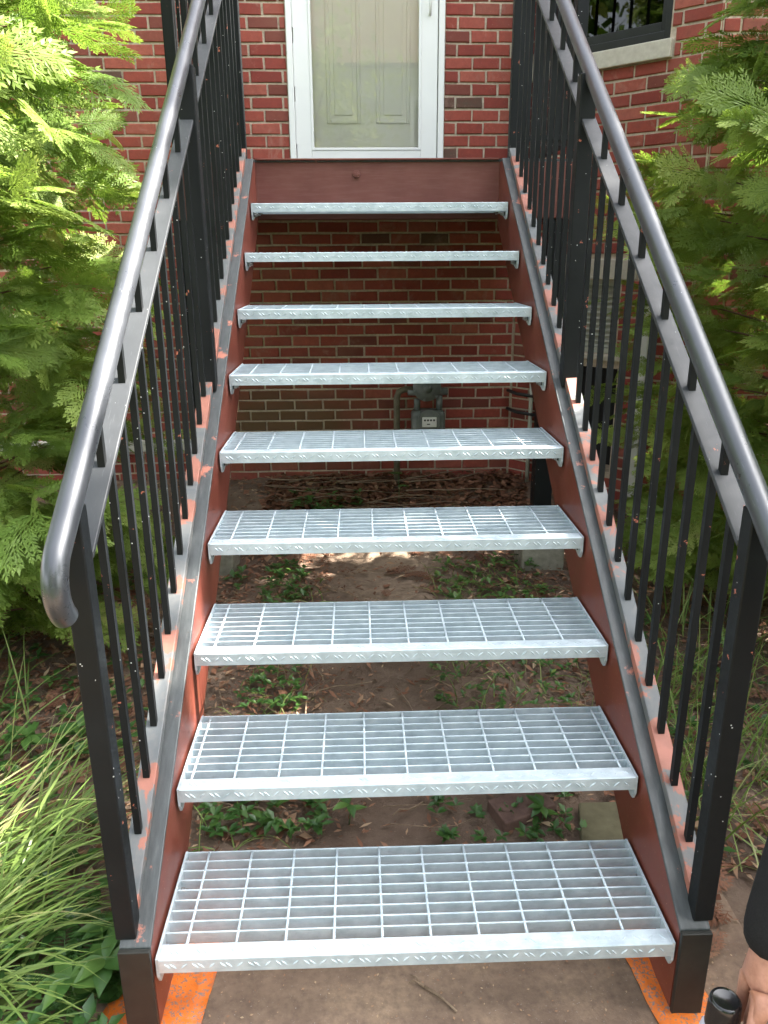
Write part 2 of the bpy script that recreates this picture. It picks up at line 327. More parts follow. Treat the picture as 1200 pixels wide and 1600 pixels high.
# ------------------------------------------------------------------ the setting
def make_ground():
    xs = np.concatenate([np.array([-60,-35,-20,-12,-8,-5.5]), np.arange(-4, 4.01, 0.07), np.array([5.5,8,12,20,35,60])])
    ys = np.concatenate([np.array([-60,-35,-20,-12,-8,-5,-3.5,-2.5]), np.arange(-1.8, 3.95, 0.07), np.array([4.5,6,10,20,35,60])])
    X, Y = np.meshgrid(xs, ys); Z = np.vectorize(ground_z)(X, Y)
    Z = Z - 0.012 + 0.012*np.sin(X*7.3+Y*3.1)*np.cos(Y*6.1-X*2.2) + rng.normal(0, 0.004, X.shape)
    inpad = (np.abs(X-0.05) < 0.85) & (Y > -1.3) & (Y < 0.45); Z = np.where(inpad, np.minimum(Z, GZ-0.02), Z)
    nx, ny = len(xs), len(ys); idx = np.arange(nx*ny).reshape(ny, nx)
    F = np.stack([idx[:-1,:-1], idx[:-1,1:], idx[1:,1:], idx[1:,:-1]], -1).reshape(-1, 4)
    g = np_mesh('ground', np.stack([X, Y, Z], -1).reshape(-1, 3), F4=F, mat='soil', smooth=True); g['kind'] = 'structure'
    mb = MB(); mb.box((-0.70, -2.6, GZ-0.08), (0.80, 0.36, GZ))
    s = build(mb, 'concrete_pad', 'dirty_slab', bevel=0.006); s['kind'] = 'structure'
    mb = MB()
    for x0, x1, y0, y1 in ((-60, 60, -60, -2.7), (-60, -3.6, -2.7, 3.5), (4.2, 60, -2.7, 2.9)):
        mb.quad_poly([(x0, y0, GZ+0.022), (x1, y0, GZ+0.022), (x1, y1, GZ+0.022), (x0, y1, GZ+0.022)], [(0, 1, 2, 3)])
    s = build(mb, 'offscreen_lawn', 'lawn_green'); s['kind'] = 'structure'  # dark grass added out of view to cut light bounced off the ground
make_ground()

# ------------------------------------------------------------------ brick house
house = thing('brick_house', 'red brick house with angled bay, pale mortar and white door behind the metal stairs', 'house')
def brick_mesh(name, seed):
    rr = random.Random(seed); c = 0.0035
    # unit-less brick: x 0..1 along, z 0..1 up, y depth from 0 (front) to 0.06 (back), in metres after scaling x,z
    L, H = BRICK-0.0125, COURSE-0.0125
    def j(): return rr.uniform(-0.0024, 0.0024)
    fr = [(-L/2+c+j(), 0, -H/2+c+j()), (L/2-c+j(), 0, -H/2+c+j()), (L/2-c+j(), 0, H/2-c+j()), (-L/2+c+j(), 0, H/2-c+j())]
    md = [(-L/2+j(), c, -H/2+j()), (L/2+j(), c, -H/2+j()), (L/2+j(), c, H/2+j()), (-L/2+j(), c, H/2+j())]
    bk = [(x, 0.05, z) for x, y, z in md]
    return fr+md+bk, [(0,1,2,3)] + [(i, i+4, (i+1) % 4+4, (i+1) % 4) for i in range(4)] + [(i+4, i+8, (i+1) % 4+8, (i+1) % 4+4) for i in range(4)]
BR = [brick_mesh('b', s) for s in range(6)]
BRM = []
for k, (v, f) in enumerate(BR):
    me = bpy.data.meshes.new('brick'); me.from_pydata(v, [], [tuple(reversed(q)) for q in f]); me.update(); me.materials.append(MATS['brick']); BRM.append(me)

all_bricks = []     # (wall key, centre, ax, length, variant, jitter)
def lay_bricks(key, org, ax, nrm, length, z0, z1, openings, pitch=BRICK, phase=0.0):
    """courses of stretchers along ax from org; openings = (s0,s1,z0,z1)"""
    org = Vector(org); ax = Vector(ax); k = 0; z = z0
    while z + COURSE <= z1 + 1e-6:
        zc = z + COURSE/2
        cuts = [(a, b) for a, b, c, d in openings if c - 0.02 < zc < d + 0.02]
        cuts.sort(); segs = []; s = 0.0
        for a, b in cuts:
            if a - s > 0.02: segs.append((s, a))
            s = max(s, b)
        if length - s > 0.02: segs.append((s, length))
        off = (k % 2)*pitch*0.5 + phase + random.uniform(-0.012, 0.012)
        for a, b in segs:
            edges = [a]; n0 = math.floor((a-off)/pitch)+1; e = n0*pitch+off
            while e < b - 0.03:
                if e > a + 0.03: edges.append(e + random.uniform(-0.005, 0.005))
                e += pitch
            edges.append(b)
            for p, q in zip(edges[:-1], edges[1:]):
                c = org + ax*((p+q)/2); c.z = zc
                all_bricks.append((key, c, ax, nrm, q-p, random.randrange(6), random.uniform(-0.0025, 0.003)))
        z += COURSE; k += 1

D0, D1, DZ0, DZ1 = -0.478, 0.420, 1.74, 3.90                      # door opening
wall_main = MB()
T = 0.24; MY = WALL_Y + 0.0075                                      # mortar face lies behind the brick faces
X0 = -6.0
wall_main.box((X0, MY, -0.6), (D0, MY+T, 5.2)); wall_main.box((D1, MY, -0.6), (CORNER_X+0.3, MY+T, 5.2))
wall_main.box((D0, MY, -0.6), (D1, MY+T, DZ0)); wall_main.box((D0, MY, DZ1), (D1, MY+T, 5.2))
wall = build(wall_main, 'wall', 'mortar', house)
# bay: facet at 45 degrees, then a face parallel to the main wall
s2 = math.sqrt(0.5); BL = BAY/s2
FA = Vector((s2, -s2, 0)); FN = Vector((-s2, -s2, 0)); FO = Vector((CORNER_X, WALL_Y, 0))
W0, W1, WZ0, WZ1 = 0.10, 0.862, 2.388, 3.75                         # window in the facet
S0, S1 = 0.04, 0.885                                                # its sill
B0, B1, BZ0, BZ1 = 0.30, 0.705, 0.80, 1.215                         # basement window
V0, V1, VZ0, VZ1 = 0.26, 0.73, 0.10, 0.72                           # dark opening below
def fpt(s, z, depth=0.0):
    p = FO + FA*s - FN*depth; return Vector((p.x, p.y, z))
def fbox(mb, s0, s1, z0, z1, d0, d1):   # box in facet coordinates, d = depth behind the brick face (negative = proud)
    a = [fpt(s0, z0, d0), fpt(s1, z0, d0), fpt(s1, z1, d0), fpt(s0, z1, d0)]; b = [fpt(s0, z0, d1), fpt(s1, z0, d1), fpt(s1, z1, d1), fpt(s0, z1, d1)]
    return mb.hexa(a, b)
mb = MB(); m0 = 0.0075
cuts_z = sorted({-0.6, VZ0, VZ1, BZ0, BZ1, WZ0, WZ1, 5.2})
for za, zb in zip(cuts_z[:-1], cuts_z[1:]):
    zc = (za+zb)/2; ops = [(a, b) for a, b, c, d in ((W0, W1, WZ0, WZ1), (B0, B1, BZ0, BZ1), (V0, V1, VZ0, VZ1)) if c < zc < d]
    s = 0.004
    for a, b in ops: fbox(mb, s, a, za, zb, m0, m0+0.22); s = b
    fbox(mb, s, BL-0.004, za, zb, m0, m0+0.22)
wallb = build(mb, 'wall', 'mortar', house)
mb = MB(); OC = FO + FA*BL
mb.box((OC.x-0.01, OC.y+m0, -0.6), (6.0, OC.y+m0+T, 5.2)); wallc = build(mb, 'wall', 'mortar', house)
nY = Vector((0, -1, 0)); AX = Vector((1, 0, 0))
ZB = DECK_Z - COURSE*28
lay_bricks('main', (X0, WALL_Y, 0), AX, nY, CORNER_X-X0, ZB, DECK_Z, [], BRICK, 0.05)
lay_bricks('main', (X0, WALL_Y, 0), AX, nY, D0-X0, DECK_Z, 5.1, [], BRICK, 0.05)
lay_bricks('main', (D0, WALL_Y, 0), AX, nY, D1-D0, DECK_Z+COURSE*32, 5.1, [], BRICK, 0.02)
lay_bricks('main', (D1, WALL_Y, 0), AX, nY, CORNER_X-D1, DECK_Z, 5.1, [], 0.157, 0.08)
lay_bricks('facet', FO + FA*0.004, FA, FN, BL-0.004, ZB, 5.1, [(W0, W1, WZ0, WZ1+0.1), (S0, S1, 2.298, 2.40), (B0, B1, BZ0, BZ1), (0.22, 0.80, 1.215, 1.335), (0.24, 0.78, 0.765, 0.81), (V0, V1, VZ0, VZ1)], BRICK, 0.03)
lay_bricks('bayfront', OC, AX, nY, 2.6, ZB, 5.1, [], BRICK, 0.0)
REG = [(388, 0, 460, 250), (688, 0, 795, 250), (372, 345, 835, 672), (925, 0, 1165, 260), (150, 0, 262, 340), (195, 480, 330, 690), (880, 240, 960, 420)]
def prio(c):
    x, y = to_px(c)
    for k, (a, b, cc, d) in enumerate(REG):
        if a <= x <= cc and b <= y <= d: return k
    return 99
ranked = sorted(range(len(all_bricks)), key=lambda i: (prio(all_bricks[i][1]), i))
single = set(i for i in ranked[:298] if prio(all_bricks[i][1]) < 99)
parents = {'main': wall, 'facet': wallb, 'bayfront': wallc}
mass = {'main': ([], []), 'facet': ([], []), 'bayfront': ([], [])}
for i, (key, c, ax, nrm, ln, var, jit) in enumerate(all_bricks):
    sx = (ln-0.0125)/(BRICK-0.0125); inw = -nrm
    M = Matrix(((ax.x*sx, inw.x, 0, c.x+nrm.x*jit), (ax.y*sx, inw.y, 0, c.y+nrm.y*jit), (0, 0, 1, c.z), (0, 0, 0, 1)))
    if i in single:
        o = bpy.data.objects.new('brick', BRM[var]); COL.objects.link(o); o.parent = parents[key]; o.matrix_world = M
    else:
        V, F = mass[key]; o0 = len(V); v, f = BR[var]
        V += [tuple(M @ Vector(p)) for p in v]; F += [tuple(o0+q for q in reversed(t)) for t in f]
for key, (V, F) in mass.items():
    me = bpy.data.meshes.new('brickwork'); me.from_pydata(V, [], F); me.update()
    tag(link('brickwork', me, 'brick_mass', parents[key]), kind='stuff')
# foundation ledge to the left
mb = MB(); mb.box((-2.6, WALL_Y-0.05, 0.155), (-1.05, WALL_Y+0.006, 0.228)); build(mb, 'foundation_ledge', 'pale_stone', house, bevel=0.006)

# storm door
def ybox(x0, x1, z0, z1, y0, y1): return MB().box((x0, y0, z0), (x1, y1, z1))
fr = MB(); fy0, fy1 = WALL_Y-0.018, WALL_Y+0.125
fr.box((D0, fy0, DZ0), (D0+0.034, fy1, DZ1)); fr.box((D1-0.034, fy0, DZ0), (D1, fy1, DZ1)); fr.box((D0+0.034, fy0, DZ1-0.034), (D1-0.034, fy1, DZ1))
fr.box((D0+0.034, fy0+0.03, DZ0), (D1-0.034, fy1, DZ0+0.03))
door = build(fr, 'door_frame', 'white_vinyl', house, bevel=0.004)
dl, dr = D0+0.039, D1-0.039; dz0, dz1 = DZ0+0.034, DZ1-0.04; gl, gr, gz0, gz1 = -0.352, 0.287, 1.948, 3.70
sd_ = MB(); yy0, yy1 = WALL_Y-0.008, WALL_Y+0.026
sd_.box((dl, yy0, dz0), (gl, yy1, dz1)); sd_.box((gr, yy0, dz0), (dr, yy1, dz1)); sd_.box((gl, yy0, dz0), (gr, yy1, gz0)); sd_.box((gl, yy0, gz1), (gr, yy1, dz1))
storm = build(sd_, 'storm_door', 'white_vinyl', house, bevel=0.003)
b2 = MB(); w = 0.014
for a in ((gl, gl+w, gz0, gz1), (gr-w, gr, gz0, gz1), (gl+w, gr-w, gz0, gz0+w), (gl+w, gr-w, gz1-w, gz1)): b2.box((a[0], yy0-0.004, a[2]), (a[1], yy0+0.02, a[3]))
build(b2, 'glazing_bead', 'white_vinyl', storm, bevel=0.002)
build(ybox(gl, gr, gz0, gz1, yy0+0.014, yy0+0.018), 'pane', 'clear_glass', storm)
mb = MB(); mb.tube([(0.335, yy0-0.002, 2.645), (0.335, yy0-0.03, 2.655), (0.335, yy0-0.036, 2.70), (0.335, yy0-0.036, 2.80), (0.335, yy0-0.03, 2.845), (0.335, yy0-0.002, 2.855)], 0.008, 8)
build(mb, 'handle', 'white_vinyl', storm, smooth=True)
mb = MB()
for z in (1.98, 2.28, 2.58): mb.box((dl-0.0035, yy0-0.008, z), (dl+0.002, yy0+0.002, z+0.22))
build(mb, 'hinge', 'meter_face', storm)
idr = MB(); iy = WALL_Y+0.075
idr.box((D0+0.036, iy, DZ0+0.03), (D1-0.036, iy+0.045, DZ1-0.04)); inner = build(idr, 'inner_door', 'cream_door', house)
for px0, px1 in ((-0.262, -0.062), (0.028, 0.228)):
    for pz0, pz1 in ((2.10, 3.02), (3.12, 3.62)):
        mb = MB(); w = 0.022
        for a in ((px0, px0+w, pz0, pz1), (px1-w, px1, pz0, pz1), (px0+w, px1-w, pz0, pz0+w), (px0+w, px1-w, pz1-w, pz1)): mb.box((a[0], iy-0.010, a[2]), (a[1], iy+0.001, a[3]))
        p = build(mb, 'panel_moulding', 'cream_door', inner, bevel=0.006, seg=3)
        build(ybox(px0+0.045, px1-0.045, pz0+0.045, pz1-0.045, iy-0.007, iy+0.001), 'raised_panel', 'cream_door', inner, bevel=0.006, seg=3)
# window in the bay
mb = MB()
fbox(mb, W0, W0+0.035, WZ0, WZ1, 0.015, 0.13); fbox(mb, W1-0.035, W1, WZ0, WZ1, 0.015, 0.13); fbox(mb, W0+0.035, W1-0.035, WZ0, WZ0+0.045, 0.015, 0.13); fbox(mb, W0+0.035, W1-0.035, WZ1-0.035, WZ1, 0.015, 0.13)
win = build(mb, 'window', 'window_black', house, bevel=0.003)
mb = MB()
fbox(mb, W0+0.036, W0+0.066, WZ0+0.046, WZ1-0.036, 0.035, 0.075); fbox(mb, W1-0.066, W1-0.036, WZ0+0.046, WZ1-0.036, 0.035, 0.075); fbox(mb, W0+0.066, W1-0.066, WZ0+0.046, WZ0+0.092, 0.035, 0.075); fbox(mb, W0+0.066, W1-0.066, WZ1-0.07, WZ1-0.036, 0.035, 0.075)
build(mb, 'sash', 'window_black', win, bevel=0.003)
build(fbox(MB(), W0+0.066, W1-0.066, WZ0+0.092, WZ1-0.07, 0.05, 0.054), 'pane', 'window_glass', win)
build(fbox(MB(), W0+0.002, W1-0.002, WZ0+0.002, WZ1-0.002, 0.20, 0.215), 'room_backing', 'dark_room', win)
build(fbox(MB(), S0, S1, 2.300, 2.386, -0.028, 0.10), 'sill', 'sill_stone', win, bevel=0.005)
# basement window with lintel, louvred pane and sill
mb = MB()
fbox(mb, B0, B0+0.03, BZ0, BZ1, 0.03, 0.12); fbox(mb, B1-0.03, B1, BZ0, BZ1, 0.03, 0.12); fbox(mb, B0+0.03, B1-0.03, BZ0, BZ0+0.03, 0.03, 0.12); fbox(mb, B0+0.03, B1-0.03, BZ1-0.03, BZ1, 0.03, 0.12)
bwin = build(mb, 'basement_window', 'louvre', house, bevel=0.003)
for k in range(11):
    z = BZ0+0.034+k*0.0318; mb = MB()
    mb.hexa([fpt(B0+0.031, z, 0.05), fpt(B1-0.031, z, 0.05), fpt(B1-0.031, z+0.006, 0.05), fpt(B0+0.031, z+0.006, 0.05)],
            [fpt(B0+0.031, z+0.026, 0.075), fpt(B1-0.031, z+0.026, 0.075), fpt(B1-0.031, z+0.032, 0.075), fpt(B0+0.031, z+0.032, 0.075)])
    build(mb, 'slat', 'louvre', bwin)
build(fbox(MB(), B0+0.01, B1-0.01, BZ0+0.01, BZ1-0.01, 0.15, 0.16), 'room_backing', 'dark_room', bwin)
build(fbox(MB(), 0.222, 0.798, 1.219, 1.331, -0.004, 0.10), 'lintel', 'sill_stone', bwin, bevel=0.004)
build(fbox(MB(), 0.242, 0.778, 0.768, 0.798, -0.03, 0.10), 'sill', 'sill_stone', bwin, bevel=0.004)
build(fbox(MB(), V0+0.001, V1-0.001, VZ0+0.001, VZ1-0.001, 0.16, 0.17), 'dark_recess', 'dark_room', house)  # dark backing set into the recess below the basement window
# downspout on the bay and pale conduit at the inside corner
def facet_pipe(name, label, cat, s, z0, z1, w, d, mat):
    t = thing(name, label, cat)
    mb = MB(); fbox(mb, s-w/2, s+w/2, z0, z1, -0.012-d, -0.012); build(mb, 'pipe', mat, t, bevel=0.008, seg=3)
    for z in np.linspace(z0+0.15, z1-0.15, 3):
        mb = MB(); fbox(mb, s-w/2-0.012, s+w/2+0.012, z, z+0.02, -0.016-d, 0.0); build(mb, 'strap', mat, t)
    return t
facet_pipe('downspout', 'pale square downspout on the bay wall beside the basement window', 'downspout', 0.90, -0.05, 1.15, 0.06, 0.045, 'pipe_white')
t = thing('conduit', 'white vertical conduit with black brackets at the inner corner of the wall', 'conduit')
build(MB().tube([(0.99, 3.68, -0.06), (0.99, 3.68, 0.30), (0.99, 3.68, 0.9)], 0.013, 12), 'pipe', 'louvre', t, smooth=True)
for z in (0.512, 0.395):
    build(MB().tube([(0.865, 3.81, z+0.01), (0.90, 3.70, z+0.006), (1.04, 3.655, z-0.012)], 0.011, 8), 'bracket', 'bracket_black', t, smooth=True)
build(MB().tube([(1.024, 3.655, -0.06), (1.024, 3.655, 0.9)], 0.011, 8), 'cable', 'bracket_black', t, smooth=True)

# gas meter
t = thing('gas_meter', 'grey gas meter with round regulator and white index on the brick wall under the stairs', 'meter')
gx, gy = 0.335, 3.66
mb = MB(); mb.box((gx-0.105, gy-0.07, 0.18), (gx+0.105, gy+0.08, 0.43)); body = build(mb, 'body', 'meter_grey', t, bevel=0.03, seg=4); smooth_by_angle(body, 50)
mb = MB(); mb.tube([(gx, gy-0.095, 0.375), (gx, gy-0.072, 0.375)], 0.072, 24); build(mb, 'index_housing', 'meter_grey', t, bevel=0.006)
mb = MB(); mb.box((gx-0.045, gy-0.104, 0.338), (gx+0.045, gy-0.096, 0.402)); ix = build(mb, 'index_plate', 'meter_face', t, bevel=0.006, seg=3)
for k in range(4):
    mb = MB(); x = gx-0.028+k*0.0187; mb.tube([(x, gy-0.1062, 0.383), (x, gy-0.1045, 0.383)], 0.0065, 12); build(mb, 'dial', 'ink', ix)
mb = MB(); mb.box((gx-0.016, gy-0.1062, 0.355), (gx+0.004, gy-0.1045, 0.361)); build(mb, 'marking', 'ink', ix)
mb = MB(); mb.tube([(gx-0.07, gy, 0.43), (gx-0.07, gy, 0.50)], 0.02, 12); mb.tube([(gx+0.07, gy, 0.43), (gx+0.07, gy, 0.52)], 0.02, 12); build(mb, 'connection', 'meter_grey', t, smooth=True)
mb = MB(); mb.tube([(gx-0.01, gy-0.06, 0.575), (gx-0.01, gy-0.045, 0.575), (gx-0.01, gy-0.03, 0.575), (gx-0.01, gy, 0.575), (gx-0.01, gy+0.015, 0.575)], [0.05, 0.075, 0.088, 0.088, 0.05], 24); reg = build(mb, 'regulator', 'meter_grey', t); smooth_by_angle(reg, 35)
for k in range(6):
    a = k*math.pi/3+0.3; mb = MB(); x, z = gx-0.01+0.078*math.cos(a), 0.575+0.078*math.sin(a); mb.tube([(x, gy-0.05, z), (x, gy-0.03, z)], 0.009, 6); build(mb, 'bolt', 'meter_grey', reg)
mb = MB(); mb.tube([(gx-0.01, gy-0.075, 0.575), (gx-0.01, gy-0.055, 0.575)], 0.03, 16); mb.tube([(gx-0.13, gy, 0.545), (gx+0.12, gy, 0.545)], 0.024, 12); build(mb, 'valve', 'meter_grey', t, smooth=True)
mb = MB(); mb.tube([(gx-0.08, gy, 0.56), (gx-0.15, gy, 0.56), (gx-0.185, gy, 0.545), (gx-0.198, gy, 0.51), (gx-0.198, gy, 0.35), (gx-0.198, gy, -0.12)], 0.02, 12); build(mb, 'supply_pipe', 'meter_pipe', t, smooth=True)

# ------------------------------------------------------------------ landing
land = thing('stair_landing', 'red-brown steel landing platform in front of the white door', 'landing')
LW = 0.90
mb = MB(); mb.box((-LW, DECK_Y+0.004, DECK_Z-0.010), (LW, WALL_Y-0.03, DECK_Z)); build(mb, 'deck_plate', 'worn_grey', land)
mb = MB(); mb.box((-LW, DECK_Y+0.004, 1.515), (LW, DECK_Y+0.014, DECK_Z-0.0105)); mb.box((-LW, DECK_Y+0.0145, 1.512), (LW, DECK_Y+0.07, 1.522)); fascia = build(mb, 'edge_channel', 'oxide_brown', land, bevel=0.002)
mb = MB(); mb.box((-0.535, DECK_Y-0.018, DECK_Z-0.004), (0.535, DECK_Y+0.003, DECK_Z+0.003)); build(mb, 'edge_lip', 'oxide_red', land, bevel=0.002)
mb = MB(); mb.tube([(-0.096, DECK_Y-0.010, 1.700), (-0.096, DECK_Y+0.0035, 1.700)], 0.017, 6); mb.tube([(-0.096, DECK_Y-0.014, 1.700), (-0.096, DECK_Y-0.0102, 1.700)], 0.009, 10); build(mb, 'bolt', 'oxide_brown', fascia, bevel=0.002)
for sx in (-1, 1):
    mb = MB(); x0, x1 = sorted((sx*(LW-0.06), sx*LW)); mb.box((x0, DECK_Y+0.075, 1.512), (x1, WALL_Y-0.035, DECK_Z-0.0105)); build(mb, 'side_channel', 'oxide_red', land)
    for py in (DECK_Y+0.065, WALL_Y-0.14):
        if py > 3: continue
        cx = sx*(0.825 if sx > 0 else 0.865); z0 = ground_z(cx, py)+0.145
        mb = MB(); mb.box((cx-0.045, py-0.045, z0+0.008), (cx+0.045, py+0.045, 1.5115)); post = build(mb, 'support_post', 'rail_black', land, bevel=0.003)
        mb = MB(); mb.box((cx-0.075, py-0.07, z0), (cx+0.075, py+0.07, z0+0.0078)); build(mb, 'base_plate', 'rail_black', post, bevel=0.002)
        f = build(MB().box((cx-0.105, py-0.11, z0-0.30), (cx+0.115, py+0.11, z0-0.001)), 'concrete_footing', 'concrete', bevel=0.012)
        tag(f, {(-1, 0): 'pale concrete footing block under the front left landing post', (1, 0): 'pale concrete footing block under the front right landing post', (-1, 1): 'concrete footing block under the landing post by the wall'}[(sx, int(py > 3))], 'footing')

# ------------------------------------------------------------------ staircase
stair = thing('metal_staircase', 'nine galvanised grating treads between red-brown steel stringers', 'staircase')
ST0 = 0.036
def stop(y): return ST0 + SLOPE*y
YT = (DECK_Z-0.003-ST0)/SLOPE; YE = DECK_Y-0.001
for sx in (-1, 1):
    xi, xw, xo = sx*0.540, sx*0.548, sx*0.602
    V = 0.310
    poly = [(0.004, stop(0.004)-0.0115), (YT, DECK_Z-0.0145), (YE, DECK_Z-0.0145), (YE, stop(YE)-V), ((GZ+0.002-ST0+V)/SLOPE, GZ+0.002), (0.004, GZ+0.002)]
    st = build(MB().prism_x(poly, min(xi, xw), max(xi, xw)), 'stringer', 'oxide_red', stair)
    top = [(0.0, stop(0.0)-0.011), (YT, DECK_Z-0.014), (YE, DECK_Z-0.014), (YE, DECK_Z-0.003), (YT, DECK_Z-0.003), (0.0, stop(0.0))]
    build(MB().prism_x(top, min(xi-sx*0.001, xo), max(xi-sx*0.001, xo)), 'top_flange', 'worn_grey', st, bevel=0.002)
    bb = [((GZ+0.013-ST0+V)/SLOPE, GZ+0.013), (YE, stop(YE)-V+0.011), (YE, stop(YE)-V+0.0005), ((GZ+0.0025-ST0+V)/SLOPE, GZ+0.0025)]
    build(MB().prism_x(bb, min(xw+sx*0.0005, xo), max(xw+sx*0.0005, xo)), 'bottom_flange', 'oxide_red', st)
    build(MB().box((min(xi, xo)-0.001, -0.012, GZ+0.002), (max(xi, xo)+0.001, -0.0005, stop(0)-0.002)), 'end_plate', 'end_black', st, bevel=0.002)

def tick(mb, c, ang, face, L=0.0205, W=0.0052, H=0.0022):
    """one raised lens of the chequer plate; face 'f' = front (x,z plane, out -y), 't' = top (x,y plane, out +z)"""
    ca, sa = math.cos(ang), math.sin(ang)
    pts = [(-L/2, 0, 0), (0, -W/2, 0), (L/2, 0, 0), (0, W/2, 0), (-L/5, 0, H), (L/5, 0, H)]
    out = []
    for a, b, h in pts:
        p, q = a*ca-b*sa, a*sa+b*ca
        out.append((c[0]+p, c[1]-h, c[2]+q) if face == 'f' else (c[0]+p, c[1]+q, c[2]+h))
    fs = [(0,1,5,4), (1,2,5), (2,3,4,5), (3,0,4)]
    mb.quad_poly(out, [tuple(reversed(f)) for f in fs] if face == 'f' else fs)
nos = MB(); h = 0.0335; tw = TW/2-0.006
prof = [(0.0015, 0.0), (0.039, 0.0), (0.039, -0.004), (0.0055, -0.004), (0.0045, -h), (0.0, -h), (0.0, -0.0015)]
nos.prism_x(prof, -tw, tw); x = -tw+0.018; k = 0
while x < tw-0.014:
    if k % 3 < 2: tick(nos, (x, 0.0002, -0.0165), -0.75, 'f'); tick(nos, (x+0.004, 0.019, 0.0), -0.75, 't', 0.019, 0.0045, 0.0012); x += 0.0115 if k % 3 == 0 else 0.0215
    else: tick(nos, (x, 0.0002, -0.0165), 0.75, 'f'); tick(nos, (x+0.004, 0.019, 0.0), 0.75, 't', 0.019, 0.0045, 0.0012); x += 0.0235
    k += 1
NOSE = nos.mesh('nosing'); NOSE.materials.append(MATS['galvanised'])
BAR = MB().box((-tw, -0.0021, -0.0285), (tw, 0.0021, -0.0012)).mesh('bearing_bar'); BAR.materials.append(MATS['galvanised'])
cb = MB(); pts = []
for q in range(10):
    yq = 0.0395 + (TD-0.0415)*q/9; pts.append((0, yq, -0.0035))
cb.tube(pts, 0.0033, 6)
CROSS = cb.mesh('cross_bar', True); CROSS.materials.append(MATS['galvanised'])
ep = [(0.001, 0.001), (0.001, -0.045), (0.010, -0.064), (0.026, -0.066), (0.075, -0.052), (0.11, -0.036), (TD, -0.034), (TD, 0.001)]
PLATE = {sx: MB().prism_x(ep, sx*(tw+0.0005), sx*(TW/2)).mesh('end_plate') for sx in (-1, 1)}
for m_ in PLATE.values(): m_.materials.append(MATS['galvanised'])
def bolt_mesh():
    mb = MB(); mb.tube([(0, 0, 0), (0.009, 0, 0)], 0.0095, 6); mb.tube([(0.0092, 0, 0), (0.016, 0, 0)], 0.0055, 8); m = mb.mesh('bolt'); m.materials.append(MATS['steel_bolt']); return m
BOLT = bolt_mesh(); SLOT = MB().box((0, -0.013, -0.0065), (0.0012, 0.013, 0.0065)).mesh('slot'); SLOT.materials.append(MATS['dark_room'])
OFF = [0.056, 0.024, 0.045, 0.058, 0.040, 0.062, 0.050, 0.036, 0.060]
for i in range(9):
    t = empty('tread', (0, i*RUN, i*RISE)); t.parent = stair
    t.rotation_euler = (R(-0.002, 0.002), R(-0.0012, 0.0012), 0)
    link('nosing', NOSE, None, t)
    for k in range(9):
        o = link('bearing_bar', BAR, None, t); o.location = (0, 0.0695 + k*0.02935, 0)
    x = -TW/2 + OFF[i]
    while x < tw-0.004:
        o = link('cross_bar', CROSS, None, t); o.location = (x + R(-0.001, 0.001), 0, 0); o.rotation_euler = (0, 0, R(-0.004, 0.004)); x += 0.1016
    for sx in (-1, 1):
        link('end_plate', PLATE[sx], None, t)
        for yb in (0.043, 0.215):
            o = link('slot', SLOT, None, t); o.location = (sx*(tw-0.0005), yb, -0.043 if yb < 0.1 else -0.026); 
            if sx > 0: o.rotation_euler = (0, 0, math.pi)
            o = link('bolt', BOLT, None, t); o.location = (sx*(tw-0.0006), yb+0.003, -0.043 if yb < 0.1 else -0.026)
            if sx > 0: o.rotation_euler = (0, 0, math.pi)

